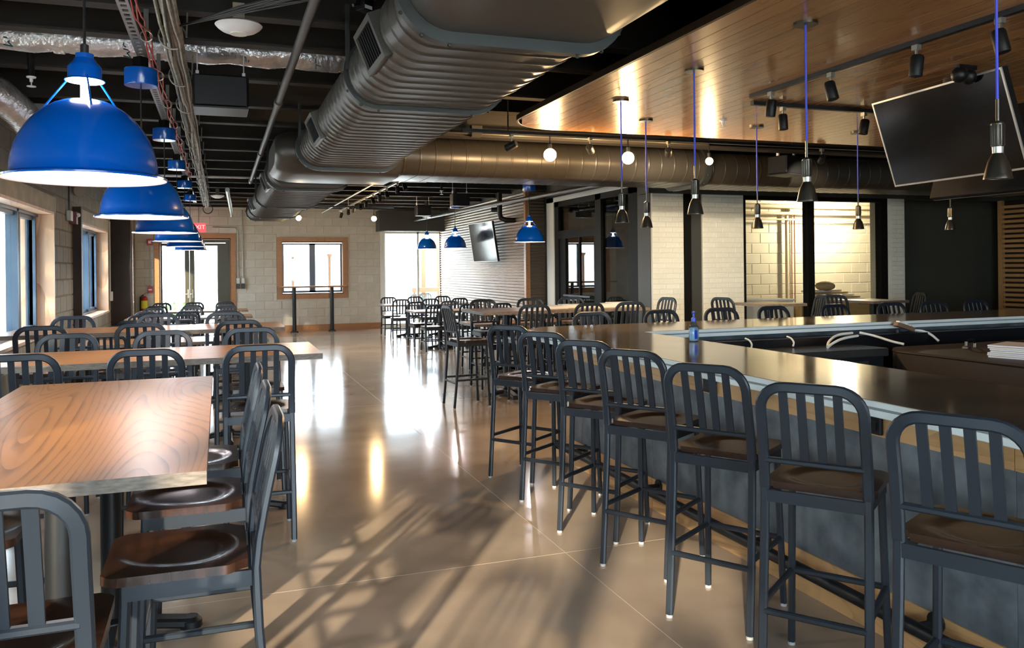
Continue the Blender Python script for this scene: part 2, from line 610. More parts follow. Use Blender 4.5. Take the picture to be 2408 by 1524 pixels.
# far double door
d = bpy.data.objects.new('door_1', None)
COL.objects.link(d)
struct(d)
d['label'] = 'double glazed door with olive frames in the brown casing'
d.location = (0, WY + 0.16, 0)
MB().box(-1.27, 0.23, -0.03, 0.05, 2.13, 2.20).box(-1.27, -1.24, -0.03, 0.05, 0, 2.13).box(0.14, 0.23, -0.03, 0.05, 0, 2.13).build('frame', 'door_olive', d)
for k, (a, e) in enumerate(((-1.24, -0.655), (-0.65, 0.14))):
    s = 0.10
    g0, g1 = ((-1.235, -0.755), (-0.545, -0.045))[k]
    lf = MB().box(a, g0, -0.02, 0.025, 0.02, 2.12).box(g1, e, -0.02, 0.025, 0.02, 2.12).box(g0, g1, -0.02, 0.025, 0.02, 0.26).box(g0, g1, -0.02, 0.025, 2.06, 2.12).build('leaf', 'door_olive', d)
    MB().box(g0, g1, -0.003, 0.003, 0.26, 2.06).build('pane', 'glass', lf)
    x = (-0.70, -0.60)[k]
    MB().box(x, x + 0.03, -0.05, -0.02, 0.85, 1.05).box(x - 0.05, x + 0.03, -0.065, -0.05, 0.93, 0.955).build('handle', 'galv', lf)
# far window
d = bpy.data.objects.new('window_4', None)
COL.objects.link(d)
struct(d)
d.location = (0, WY + 0.16, 0)
b = MB()
for x0, x1 in ((1.42, 1.46), (2.06, 2.20), (2.80, 2.84)):
    b.box(x0, x1, -0.03, 0.03, 0.92, 2.12)
b.box(1.46, 2.80, -0.03, 0.03, 0.92, 0.97).box(1.46, 2.80, -0.03, 0.03, 2.08, 2.12)
b.build('frame', 'window_frame', d)
MB().box(1.46, 2.06, -0.003, 0.003, 0.97, 2.08).build('pane', 'glass', d)
MB().box(2.20, 2.80, -0.003, 0.003, 0.97, 2.08).build('pane', 'glass', d)

# window wall
WINS = [(-3.5, 1.0), (2.9, 5.8), (7.7, 10.6), (12.5, 15.4), (17.2, 19.6)]
SILL, HEAD, TW = 0.80, 2.18, 0.35
b = MB()
prev = BY
for a, e in WINS:
    b.box(WX - TW, WX, prev, a, 0, CZ)
    b.box(WX - TW, WX, a, e, 0, SILL).box(WX - TW, WX, a, e, HEAD, CZ)
    prev = e
b.box(WX - TW, WX, prev, WY, 0, CZ)
wall_left = struct(b.build('wall_left', 'mortar_grey'))
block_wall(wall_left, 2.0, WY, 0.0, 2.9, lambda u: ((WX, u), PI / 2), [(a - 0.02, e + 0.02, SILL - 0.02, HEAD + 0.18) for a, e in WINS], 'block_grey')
for a, e in WINS:   # concrete lintels
    if e > 0:
        struct(MB().box(WX, WX + 0.012, a - 0.15, e + 0.15, HEAD, HEAD + 0.18).build('trim_5', 'concrete_lintel'))
for k, (a, e) in enumerate(WINS):
    o = bpy.data.objects.new('window_%d' % (k + 6), None)
    COL.objects.link(o)
    struct(o)
    x0, x1 = WX - TW + 0.02, WX + 0.02
    MB().box(x0, x1, e - 0.03, e, SILL, HEAD).build('jamb', 'jamb_wood', o)
    MB().box(x0, x1, a, a + 0.03, SILL, HEAD).build('jamb', 'jamb_wood', o)
    MB().box(x0, x1, a + 0.03, e - 0.03, HEAD - 0.03, HEAD).build('head_board', 'jamb_wood', o)
    MB().box(x0, x1 + 0.02, a + 0.03, e - 0.03, SILL, SILL + 0.03).build('sill', 'jamb_wood', o)
    xf = x0 + 0.13
    zf0, zf1 = SILL + 0.03, HEAD - 0.03
    mids = [a + 0.03, a + (e - a) * 0.34, a + (e - a) * 0.67, e - 0.03]
    fr = MB()
    for q, y in enumerate(mids):
        if q in (0, 3):
            ya = y if q == 0 else y - 0.11
            fr.box(xf - 0.05, xf + 0.05, ya, ya + 0.05, zf0, zf1).box(xf - 0.03, xf + 0.02, ya + 0.05 if q == 0 else ya - 0.0, ya + 0.11, zf0, zf1)
        else:
            fr.box(xf - 0.05, xf + 0.06, y - 0.09, y - 0.03, zf0, zf1).box(xf - 0.03, xf + 0.02, y - 0.03, y + 0.04, zf0, zf1).box(xf - 0.05, xf + 0.05, y + 0.04, y + 0.09, zf0, zf1)
    fr.box(xf - 0.05, xf + 0.06, a + 0.03, e - 0.03, zf0, zf0 + 0.03).box(xf - 0.03, xf + 0.03, a + 0.03, e - 0.03, zf0 + 0.03, zf0 + 0.07)
    fr.box(xf - 0.05, xf + 0.06, a + 0.03, e - 0.03, zf1 - 0.03, zf1).box(xf - 0.03, xf + 0.03, a + 0.03, e - 0.03, zf1 - 0.07, zf1 - 0.03)
    fr.build('frame', 'window_frame', o)
    for q in range(3):
        MB().box(xf - 0.004, xf + 0.004, mids[q] + 0.09, mids[q + 1] - 0.09, zf0 + 0.07, zf1 - 0.07).build('pane', 'glass', o)
    portal('portal', (WX - TW - 0.02, (a + e) / 2, (SILL + HEAD) / 2), (e - a, HEAD - SILL), (1, 0, 0))
portal('portal', (4.7, WY + 0.3, 1.21), (1.75, 2.4), (0, -1, 0))
portal('portal', (2.13, WY + 0.3, 1.52), (1.45, 1.24), (0, -1, 0))
portal('portal', (-0.52, WY + 0.3, 1.10), (1.5, 2.2), (0, -1, 0))
# dark pilasters on the window wall
struct(MB().box(WX, WX + 0.11, 11.9, 12.0, 0, 2.34).build('trim_6', 'brown_dark'))
struct(MB().box(WX, WX + 0.33, 15.8, 15.9, 0, 2.9).build('trim_7', 'brown_dark'))
struct(MB().box(WX, WX + 0.35, 15.9, 15.93, 0, 2.9).build('trim_8', 'trim_wood'))
# corrugated wall, return panel and storefront
CXW = 5.30


def corr(name, axis, u0, u1, at, z0, z1, material, period=0.058, amp=0.011, side=-1):
    n = int((z1 - z0) / period * 8)
    vs, fs = [], []
    for i in range(n + 1):
        z = z0 + (z1 - z0) * i / n
        o = at + side * amp * (1 + math.sin(2 * PI * z / period))
        for u in (u0, u1):
            vs.append((o, u, z) if axis == 'Y' else (u, o, z))
    for i in range(n):
        fs.append((2 * i, 2 * i + 1, 2 * i + 3, 2 * i + 2))
    q = MB()
    q.add(vs, fs)
    return q.build(name, material, smooth=80)


b = MB().box(CXW, CXW + 0.36, 13.95, WY, 0, CZ).box(CXW + 0.36, CXW + 0.5, 13.8, WY, 0, CZ)
wall_right = struct(b.build('wall_right', 'soffit_dark'))
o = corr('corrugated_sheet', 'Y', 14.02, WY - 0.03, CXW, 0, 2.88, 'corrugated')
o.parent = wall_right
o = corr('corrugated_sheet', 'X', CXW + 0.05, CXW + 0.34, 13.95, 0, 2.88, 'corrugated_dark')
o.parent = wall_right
struct(MB().box(CXW - 0.035, CXW + 0.05, 13.925, 14.02, 0, 2.9).build('trim_9', 'trim_wood'))
struct(MB().box(CXW - 0.03, CXW, WY - 0.06, WY - 0.02, 0, 2.42).build('trim_10', 'trim_wood'))
SX = 5.65
struct(MB().box(SX - 0.02, SX + 0.12, 13.48, 13.80, 0, 2.72).box(SX - 0.02, SX + 0.12, 10.1, 13.8, 2.64, 2.72).build('trim_11', 'light_post'))
struct(MB().box(SX, SX + 0.2, 9.9, 13.8, 2.72, CZ).build('wall_right', 'soffit_dark'))
o = bpy.data.objects.new('door_2', None)
COL.objects.link(o)
struct(o)
o['label'] = 'black framed glass storefront with a transom over its doors'
b = MB()
for y0, y1 in ((13.30, 13.48), (11.60, 11.80), (10.40, 10.68)):
    b.box(SX, SX + 0.10, y0, y1, 0, 2.64)
b.box(SX, SX + 0.10, 11.80, 13.30, 1.98, 2.12).box(SX, SX + 0.10, 10.40, 13.48, 2.55, 2.64).box(SX, SX + 0.1, 10.68, 13.30, 0, 0.12)
b.build('frame', 'storefront_frame', o)
lf = MB().box(SX + 0.02, SX + 0.07, 11.80, 11.90, 0.12, 1.98).box(SX + 0.02, SX + 0.07, 13.05, 13.30, 0.12, 1.98).box(SX + 0.02, SX + 0.07, 11.9, 13.05, 0.12, 0.32).box(SX + 0.02, SX + 0.07, 12.46, 12.50, 0.32, 1.98).build('leaf', 'storefront_frame', o)
MB().box(SX + 0.04, SX + 0.048, 11.90, 12.46, 0.32, 1.98).build('pane', 'storefront_glass', lf)
MB().box(SX + 0.04, SX + 0.048, 12.50, 13.05, 0.32, 1.98).build('pane', 'storefront_glass', lf)
MB().box(SX - 0.05, SX - 0.02, 11.93, 13.0, 0.98, 1.01).box(SX - 0.03, SX + 0.02, 12.0, 12.03, 0.98, 1.01).box(SX - 0.03, SX + 0.02, 12.9, 12.93, 0.98, 1.01).build('push_bar', 'bar_black', lf)
MB().box(SX + 0.04, SX + 0.048, 11.80, 13.30, 2.12, 2.55).build('pane', 'storefront_glass', o)
MB().box(SX + 0.04, SX + 0.048, 10.68, 11.60, 0.12, 2.55).build('pane', 'storefront_glass', o)
struct(MB().box(SX, SX + 0.12, 10.045, 10.40, 0, 2.72).build('trim_12', 'soffit_dark'))
# wall with painted brick piers and big interior windows
PY = 10.0
struct(MB().box(SX - 0.05, RX, PY - 0.02, PY + 0.3, 2.50, CZ).build('trim_13', 'soffit_dark'))


def pier(name, x0, x1, y0, y1):
    p = struct(MB().box(x0, x1, y0, y1, 0, 2.5).build(name, 'mortar_white'))
    block_wall(p, x0, x1, 0, 2.5, lambda u: ((u, y0), 0), [], 'brick_white', L=0.215, H=0.0725, name='brick', gap=0.006, D=0.003)
    return p


pier('wall_pier_1', 5.66, 6.16, PY, PY + 0.04)
pier('wall_pier_2', 6.47, 7.16, PY, PY + 0.45)
pier('wall_pier_3', 9.90, 10.16, PY, PY + 0.45)
struct(MB().box(6.17, 6.27, PY - 0.02, PY + 0.1, 0, 2.5).build('trim_14', 'storefront_frame'))
struct(MB().box(6.27, 6.46, PY + 0.02, PY + 0.1, 0, 2.5).build('trim_15', 'soffit_dark'))
o = bpy.data.objects.new('window_12', None)
COL.objects.link(o)
struct(o)
b = MB().box(8.30, 8.42, PY, PY + 0.12, 0, 2.5).box(9.69, 9.82, PY, PY + 0.12, 0, 2.5).box(7.16, 7.2, PY, PY + 0.12, 0, 2.5)
b.box(7.2, 8.3, PY, PY + 0.12, 0.0, 0.12).box(8.42, 9.69, PY, PY + 0.12, 0, 0.12).box(7.2, 8.3, PY, PY + 0.12, 2.44, 2.5).box(8.42, 9.69, PY, PY + 0.12, 2.44, 2.5)
b.build('frame', 'storefront_frame', o)
MB().box(7.2, 8.3, PY + 0.05, PY + 0.056, 0.12, 2.44).build('pane', 'glass', o)
MB().box(8.42, 9.69, PY + 0.05, PY + 0.056, 0.12, 2.44).build('pane', 'glass', o)
# dark green wall and slatted wall end
struct(MB().box(10.16, RX, PY + 0.25, PY + 0.45, 0, 2.5).build('wall_green', 'green_dark'))
struct(MB().box(9.82, 9.90, PY, PY + 0.12, 0, 2.5).build('trim_16', 'brick_white'))
sw = thing('slat_wall', 'honey coloured wall of horizontal wooden slats beside the dark green wall', 'slat wall', (12.2, PY - 0.1, 0))
MB().box(0.0, 0.12, -3.2, 0.1, 0, 2.5).build('backing', 'brown_dark', sw)
MB().box(-0.06, 0.0, 0.02, 0.1, 0, 2.5).build('end_post', 'slat_oak', sw)
sm = MB().box(-0.05, 0.0, -3.2, 0.02, 0, 0.045).mesh('slat')
sm.materials.append(MATS['slat_oak'])
for k in range(30):
    q = link(sm, 'slat', None, sw)
    q.location.z = 0.05 + k * 0.08
# closing walls out of view
struct(MB().box(RX, RX + 0.2, BY, WY, 0, CZ).build('wall_east', 'soffit_dark'))
b = MB().box(WX - 0.35, -1.3, BY - 0.2, BY, 0, CZ).box(4.6, RX, BY - 0.2, BY, 0, CZ).box(-1.3, 4.6, BY - 0.2, BY, 2.75, CZ).box(-1.3, 4.6, BY - 0.2, BY, 0, 0.12)
struct(b.build('wall_front', 'block_grey'))
o = bpy.data.objects.new('window_13', None)
COL.objects.link(o)
struct(o)
o.location = (0, BY - 0.1, 0)
b = MB()
for i in range(5):
    x = -1.3 + 1.4625 * i
    b.box(x, x + 0.05, -0.04, 0.04, 0.12, 2.75)
b.box(-1.3, 4.6, -0.04, 0.04, 2.05, 2.13).box(-1.3, 4.6, -0.04, 0.04, 0.12, 0.18).box(-1.3, 4.6, -0.04, 0.04, 2.70, 2.75)
b.build('frame', 'storefront_frame', o)
for i in range(4):
    x = -1.3 + 1.4625 * i
    MB().box(x + 0.05, x + 1.462, -0.003, 0.003, 0.18, 2.05).build('pane', 'glass', o)
    MB().box(x + 0.05, x + 1.462, -0.003, 0.003, 2.13, 2.70).build('pane', 'glass', o)
portal('portal', (1.65, BY - 0.25, 1.43), (5.9, 2.63), (0, 1, 0))
struct(MB().box(-60, 60, -60, BY - 0.21, -0.3, -0.1).build('ground_forecourt', 'patio'))
# back room behind the piers
b = MB().box(6.9, RX, 13.3, 13.5, 0, CZ)
wall_service = struct(b.build('wall_service', 'mortar_white'))
block_wall(wall_service, 8.9, 13.3, 0.5, 2.9, lambda u: ((u, 13.3), 0), [], 'block_white')
struct(MB().box(6.78, 6.9, PY + 0.45, 13.8, 0, CZ).build('wall_light_baffle', 'soffit_dark'))  # added partition, keeps the service room light out of the vestibule
struct(MB().box(SX + 0.5, 6.9, 13.3, 13.5, 0, CZ).build('wall_vestibule', 'block_grey'))
pw = thing('service_pipes', 'cream service pipes and copper lines on the pale block wall', 'pipes', (10.45, 13.25, 0))
MB().tube([(0, -0.05, 0), (0, -0.05, 2.45), (0.06, -0.05, 2.55), (0.3, -0.05, 2.55)], 0.035, 10).build('riser', 'cream_pipe', pw, 50)
MB().tube([(0.13, -0.03, 0), (0.13, -0.03, 2.5)], 0.012, 6).build('copper_line', 'copper', pw, 50)
MB().tube([(0.20, -0.03, 0), (0.20, -0.03, 2.5)], 0.012, 6).build('copper_line', 'copper', pw, 50)
for z, r in ((2.62, 0.045), (2.48, 0.03), (2.36, 0.018)):
    MB().tube([(-1.6, -0.12, z), (2.6, -0.12, z)], r, 10).build('header', 'cream_pipe', pw, 50)
lt = thing('ceiling_lamp', 'lit ceiling lamp in the service room behind glass', 'lamp', (11.2, 12.5, 2.78))
MB().lathe([(0.16, 0.06), (0.17, 0.0), (0.12, -0.05), (0.001, -0.07)], 20).build('diffuser', 'bulb_white', lt, 40)
MB().box(-0.03, 0.03, -0.03, 0.03, 0.06, 0.47).build('stem', 'galv', lt)


def plight(name, loc, energy, color, parent=None, radius=0.05, spot=None, aim=None, blend=0.6):
    d = bpy.data.lights.new(name, 'SPOT' if spot else 'POINT')
    d.energy = energy
    d.color = color
    d.shadow_soft_size = radius
    if spot:
        d.spot_size = math.radians(spot)
        d.spot_blend = blend
    o = bpy.data.objects.new(name, d)
    COL.objects.link(o)
    o.location = loc
    if aim:
        o.rotation_euler = Vector(aim).to_track_quat('-Z', 'Y').to_euler()
    if parent:
        o.parent = parent
    return o


plight('lamp_light', (0, 0, -0.14), 210, (1.0, 0.80, 0.52), lt, 0.1)

# ================================================================== WOOD CEILING OVER THE BAR
WZ, WX0, WX1, WYF, PWD = 2.60, 2.12, 9.4, 6.08, 0.105
wc = struct(MB().box(WX0 + 0.04, WX1, -2.0, WYF - 0.35, WZ + 0.02, WZ + 0.06).build('ceiling_wood_canopy', 'brown_dark'))
k = 0
x = WX0
pm = {}
while x < WX1 - 0.01:
    # rounded corner at the aisle end
    R = 0.42
    def far(xx):
        dx = WX0 + R - xx
        return WYF if dx <= 0 else WYF - R + math.sqrt(max(0, R * R - dx * dx))
    if x < WX0 + R:
        e0, e1 = far(x), far(x + PWD)
    else:
        e0 = e1 = WYF
    joint = 1.2 + 2.6 * random.random()
    cuts = [-2.0, joint - 1.0, min(e0, e1) - 0.001]
    for q in range(2):
        ya, yb = cuts[q] + (0.001 if q else 0), cuts[q + 1]
        g = 0.0022
        pl = MB()
        if q == 1:
            pl.prism([(x + g, ya), (x + PWD - g, ya), (x + PWD - g, e1), (x + g, e0)], WZ, WZ + 0.02)
        else:
            pl.prism([(x + g, ya), (x + PWD - g, ya), (x + PWD - g, yb), (x + g, yb)], WZ, WZ + 0.02)
        pl.build('plank', 'plank_oak', wc)
    x += PWD
    k += 1
eb = [(WX0 - 0.008, -2.0, WZ + 0.02)] + [(WX0 + 0.42 - 0.428 * math.cos(t), WYF - 0.42 + 0.428 * math.sin(t), WZ + 0.02) for t in [i * PI / 2 / 8 for i in range(9)]] + [(WX1, WYF + 0.008, WZ + 0.02)]
MB().bar(eb, 0.016, 0.04, ref=(0, 0, 1), ch=0.1).build('edge_band', 'brown_dark', wc, 40)

# ================================================================== CHAIRS
def chair_kit(S, H, zs):
    """list of (part name, mesh, material); local +y is the front, back at -y"""
    parts = []
    R = 0.085
    for sx in (-1, 1):
        q = MB().bar([(sx * 0.176, -0.222, 0.012), (sx * 0.176, -0.198, S * 0.35), (sx * 0.174, -0.176, S * 0.75), (sx * 0.173, -0.17, S - 0.02)], 0.030, 0.024, ref=(0, 1, 0))
        parts.append(('leg', q.mesh('leg', 40), 'stool_metal'))
        q = MB().bar([(sx * 0.176, 0.178, 0.012), (sx * 0.160, 0.150, S - 0.03)], 0.026, 0.026, ref=(0, 1, 0))
        parts.append(('leg', q.mesh('leg', 40), 'stool_metal'))
    def yb(z):
        t = (z - S) / (H - S)
        return -0.17 - 0.075 * max(0, t) ** 1.2
    pth = [(-0.173, -0.17, S - 0.02)]
    for t in (0.15, 0.35, 0.55):
        z = S + (H - S) * t
        pth.append((-0.173 + 0.004 * t, yb(z), z))
    for i in range(7):
        a = PI / 2 * i / 6
        z = H - R + R * math.sin(a) - 0.016
        pth.append((-0.171 + R - R * math.cos(a), yb(z), z))
    pth += [(-p[0], p[1], p[2]) for p in reversed(pth)]
    parts.append(('back_frame', MB().bar(pth, 0.036, 0.022, ref=(0, 1, 0)).mesh('back_frame', 40), 'stool_metal'))
    zr = S + 0.085
    parts.append(('back_rail', MB().bar([(-0.165, yb(zr), zr), (0.165, yb(zr), zr)], 0.020, 0.024, ref=(0, 1, 0)).mesh('back_rail', 40), 'stool_metal'))
    sl = MB().sweep([(0, yb(z), z) for z in (zr, S + 0.2, S + 0.29, H - 0.028)], [(-0.0145, -0.005), (0.0145, -0.005), (0.0145, 0.005), (-0.0145, 0.005)], ref=(0, 1, 0)).mesh('slat')
    for sx in (-0.090, -0.030, 0.030, 0.090):
        parts.append(('slat', sl, 'stool_metal', sx))
    # seat with scooped saddle
    n = 22
    vs, fs = [], []
    def hw(y):
        v = 0.158 if y < -0.13 else 0.187
        t = (y + 0.15) / 0.36
        v = 0.150 + 0.040 * min(1, max(0, (t - 0.02) / 0.12)) - 0.004 * t
        if y > 0.17:
            v -= 0.035 * ((y - 0.17) / 0.04) ** 2
        return v
    for side in (1, 0):
        for i in range(n + 1):
            for j in range(n + 1):
                y = -0.15 + 0.36 * j / n
                xx = hw(y) * (2 * i / n - 1)
                z = S if side else S - 0.024
                if side:
                    q_ = (xx / 0.140) ** 2 + ((y + 0.005) / (0.118 if y < 0 else 0.20)) ** 2
                    e = min(1, max(0, (1.0 - q_) / 0.45))
                    z -= 0.010 * e * e * (3 - 2 * e)
                vs.append((xx, y, z))
    N = (n + 1) ** 2
    for i in range(n):
        for j in range(n):
            a = i * (n + 1) + j
            fs.append((a, a + n + 1, a + n + 2, a + 1))
            fs.append((N + a, N + a + 1, N + a + n + 2, N + a + n + 1))
    for i in range(n):
        for a, bq in ((i * (n + 1), (i + 1) * (n + 1)), ):
            fs.append((a, N + a, N + bq, bq))
            fs.append((a + n, bq + n, N + bq + n, N + a + n))
        fs.append((i, i + 1, N + i + 1, N + i))
        c = n * (n + 1)
        fs.append((c + i, N + c + i, N + c + i + 1, c + i + 1))
    q = MB()
    q.add(vs, fs)
    parts.append(('seat', q.mesh('seat', 40), 'seat_walnut'))
    za, zb = S - 0.066, S - 0.024
    q = MB().box(-0.165, 0.165, -0.182, -0.168, za, zb).box(-0.160, 0.160, 0.145, 0.158, za, zb).box(-0.178, -0.165, -0.168, 0.158, za, zb).box(0.165, 0.178, -0.168, 0.158, za, zb)
    parts.append(('seat_apron', q.mesh('seat_apron'), 'stool_metal'))
    for z in ((zs,) if S > 0.6 else (0.17,)):
        for sx in (-1, 1):
            parts.append(('stretcher', MB().bar([(sx * 0.174, -0.20, z), (sx * 0.170, 0.168, z)], 0.020, 0.022, ref=(0, 0, 1)).mesh('stretcher', 40), 'stool_metal'))
        parts.append(('stretcher', MB().bar([(-0.17, 0.168, z), (0.17, 0.168, z)], 0.020, 0.022, ref=(0, 0, 1)).mesh('stretcher', 40), 'stool_metal'))
        parts.append(('stretcher', MB().bar([(-0.17, -0.20, z - (0.03 if S > 0.6 else -0.06)), (0.17, -0.20, z - (0.03 if S > 0.6 else -0.06))], 0.020, 0.022, ref=(0, 0, 1)).mesh('stretcher', 40), 'stool_metal'))
    g = MB().lathe([(0.014, 0.0), (0.014, 0.012)], 10).mesh('foot_glide')
    g.materials.append(MATS['glide'])
    return [p if len(p) == 4 else (*p, 0.0) for p in parts], g


def prep(kit):
    for nme, me, mm, sx in kit[0]:
        if not me.materials:
            me.materials.append(MATS[mm])
    return kit


STOOL = prep(chair_kit(0.72, 1.09, 0.30))
CHAIR = prep(chair_kit(0.45, 0.845, 0.2))
_pc = {}


def place(kind, x, y, face, label, group, glides=False, name=None, material=None):
    """face = direction the sitter looks, degrees from +Y clockwise"""
    kit = STOOL if kind == 'stool' else CHAIR
    t = thing(name or ('bar_stool' if kind == 'stool' else 'dining_chair'), label, 'bar stool' if kind == 'stool' else 'chair', (x, y, 0), -math.radians(face), group)
    for nme, me, mm, sx in kit[0]:
        if material:
            key = (me.name, material)
            if key not in _pc:
                c = me.copy()
                c.materials.clear()
                c.materials.append(MATS[material])
                _pc[key] = c
            me = _pc[key]
        o = link(me, nme, None, t)
        o.location.x = sx
        if nme == 'leg':
            p = me.vertices[0].co
            g = link(kit[1], 'foot_glide', None, o)
            g.location = (math.copysign(0.176, p.x), -0.222 if p.y < 0 else 0.178, 0)
    return t


for i, (x, y, f) in enumerate(((-0.72, 0.46, 39), (-0.30, -0.45, 60))):
    place('stool', x, y, f, ('bar stool by the window casting its slat shadow over the aisle', 'bar stool turned to the aisle by the front glazing')[i], 'bar stools casting shadows from beside the front glazing')
# bar front row: rear-left foot positions, all turned about 35 degrees towards the far end
rows = [(1.80, 5.52, 36), (1.80, 4.88, 36), (1.79, 4.24, 36), (1.79, 3.69, 33), (1.79, 3.05, 33), (1.79, 2.42, 37), (1.79, 1.82, 27)]
for i, (x, y, t) in enumerate(rows):
    a = math.radians(t)
    r_ = Vector((math.sin(a), -math.cos(a)))
    f_ = Vector((math.cos(a), math.sin(a)))
    c = Vector((x, y)) + r_ * 0.176 + f_ * 0.222
    place('stool', c.x, c.y, 90 - t, '%s slat-back bar stool along the grey bar front, counting from the counter corner' % ORD[i], 'bar stools along the bar front', True)
for i, x in enumerate((3.1, 3.82, 4.45, 5.05, 5.8, 6.5, 7.07, 7.68)):
    place('stool', x, 6.36, 180 + (3, -2, 2, 0, -3, 2, 4, -2)[i], '%s bar stool behind the long rear counter, counting from the counter corner' % ORD[i], 'bar stools behind the rear counter')


# ================================================================== TABLES
def table(name, label, x0, x1, y0, y1, z, cols, group=None, grain='x', rc=0.04, cat='table'):
    cx, cy = (x0 + x1) / 2, (y0 + y1) / 2
    rot = 0 if grain == 'x' else PI / 2
    t = thing(name, label, cat, (cx, cy, 0), rot, group)
    L, W = (x1 - x0, y1 - y0) if grain == 'x' else (y1 - y0, x1 - x0)
    tp = MB()
    tp.add([(-L / 2, -W / 2, z), (L / 2, -W / 2, z), (L / 2, W / 2, z), (-L / 2, W / 2, z)], [(0, 1, 2, 3)])
    tp.cur = 1
    tp.add([(-L / 2, -W / 2, z - 0.034), (L / 2, -W / 2, z - 0.034), (L / 2, W / 2, z - 0.034), (-L / 2, W / 2, z - 0.034), (-L / 2, -W / 2, z), (L / 2, -W / 2, z), (L / 2, W / 2, z), (-L / 2, W / 2, z)],
           [(0, 3, 2, 1), (0, 1, 5, 4), (1, 2, 6, 5), (2, 3, 7, 6), (3, 0, 4, 7)])
    tp.build('table_top', ['table_oak', 'table_edge'], t)
    for u in cols:
        MB().lathe([(rc, 0.06), (rc, z - 0.05)], 20, (u, 0, 0)).build('column', 'iron', t, 40)
        MB().box(u - 0.13, u + 0.13, -0.13, 0.13, z - 0.05, z - 0.034).box(u - 0.02, u + 0.02, -0.24, 0.24, z - 0.058, z - 0.05).build('mounting_plate', 'iron', t)
        f = MB()
        for a in range(4):
            ca, sa = math.cos(a * PI / 2), math.sin(a * PI / 2)
            Lf = 0.30 if a % 2 else 0.20
            f.bar([(u + ca * 0.02, sa * 0.02, 0.055), (u + ca * Lf * 0.6, sa * Lf * 0.6, 0.04), (u + ca * Lf, sa * Lf, 0.022)], 0.075, 0.04, ref=(0, 0, 1))
            f.lathe([(0.045, 0.0), (0.045, 0.03), (0.03, 0.045)], 12, (u + ca * Lf, sa * Lf, 0))
        f.lathe([(0.07, 0.03), (0.06, 0.075), (rc, 0.09)], 16, (u, 0, 0))
        f.build('base', 'iron', t, 40)
    return t


table('high_table', 'wood topped high table with its long side along the aisle', -0.82, -0.035, 2.17, 4.10, 1.0, (-0.55, 0.56), grain='y')
table('high_table', 'wood topped high table standing crosswise under the second blue pendant', -1.62, 0.57, 4.92, 5.72, 1.0, (-0.70, 0.70))
table('high_table', 'wood topped high table standing crosswise under the third blue pendant', -1.66, 0.53, 7.30, 8.04, 1.0, (-0.62, 0.62))
WG = 'bar stools at the window side high tables'
for i, y in enumerate((2.47, 3.07, 3.67)):
    place('stool', -0.085, y, 270, '%s bar stool on the aisle side of the lengthwise high table' % ('end', 'middle', 'last')[i].replace('end', 'first'), WG, True)
for i, y in enumerate((2.9, 3.43)):
    place('stool', -0.78, y, 90, '%s bar stool on the window side of the lengthwise high table' % ('first', 'second')[i], WG, True)
place('stool', -0.43, 1.99, 0, 'bar stool standing at the short end of the lengthwise high table', WG, True)
POS = ['window end', 'middle', 'aisle end']
for tn, nm, rws in (('second', 'second', ((4.86, 0, (-0.95, -0.36, 0.20)), (5.78, 180, (-0.95, -0.37, 0.21)))), ('third', 'third', ((7.2, 0, (-1.27, -0.58, 0.14)), (8.12, 180, (-1.26, -0.54, 0.06))))):
    for yy, fc, xs in rws:
        for i, x in enumerate(xs):
            place('stool', x, yy, fc + random.uniform(-2, 2), 'bar stool, %s, %s side of the high table under the %s pendant' % (POS[i], 'front' if fc == 0 else 'door', nm), WG, True)
for k, cy in enumerate((10.0, 12.4, 14.8, 17.05)):
    table('dining_table', '%s low wooden dining table from the door in the window row' % ORD[3 - k], -1.45, 0.52, cy - 0.38, cy + 0.38, 0.71, (-0.55, 0.55), 'low dining tables by the windows')
    for yy, fc in ((cy - 0.46, 0), (cy + 0.46, 180)):
        for i, x in enumerate((-1.1, -0.49, 0.11)):
            place('chair', x, yy, fc + random.uniform(-3, 3), 'dining chair, %s, %s side of the %s low table from the door' % (POS[i], 'bar' if fc == 0 else 'door', ORD[3 - k]), 'dining chairs at the window row')
# high table beyond the bar
table('high_table', 'wood topped high table with papers on it beyond the bar', 2.72, 4.80, 8.55, 9.38, 1.0, (-0.62, 0.62))
MG = 'bar stools at the table beyond the bar'
place('stool', 2.53, 8.50, 86, 'bar stool at the aisle end of the high table with papers', MG)
for i, x in enumerate((3.2, 3.83, 4.36)):
    place('stool', x, 8.42, (2, -3, 3)[i], '%s bar stool from the aisle, bar side of the high table with papers' % ORD[i], MG)
for i, x in enumerate((3.15, 3.77, 4.34)):
    place('stool', x, 9.62, 180 + (-3, 2, 4)[i], '%s bar stool from the aisle, corrugated wall side of the high table with papers' % ORD[i], MG)
place('stool', 5.10, 9.02, 262, 'bar stool at the brick pier end of the high table with papers', MG)
# low tables along the corrugated wall
for k, (cy, nm) in enumerate(((11.05, 'third'), (14.68, 'second'), (17.5, 'first'))):
    table('dining_table', '%s low dining table from the bright glazed opening, by the corrugated wall' % nm, 3.28, 5.12, cy - 0.38, cy + 0.38, 0.71, (-0.36, 0.36), 'low dining tables by the corrugated wall')
    for yy, fc in ((cy - 0.48, 0), (cy + 0.48, 180)):
        for i, x in enumerate((3.58, 4.2, 4.82)):
            place('chair', x, yy, fc + random.uniform(-6, 6), 'dining chair, %s, %s side, %s corrugated wall table from the glazed opening' % (('aisle end', 'middle', 'wall end')[i], 'bar' if fc == 0 else 'far', nm), 'dining chairs by the corrugated wall')
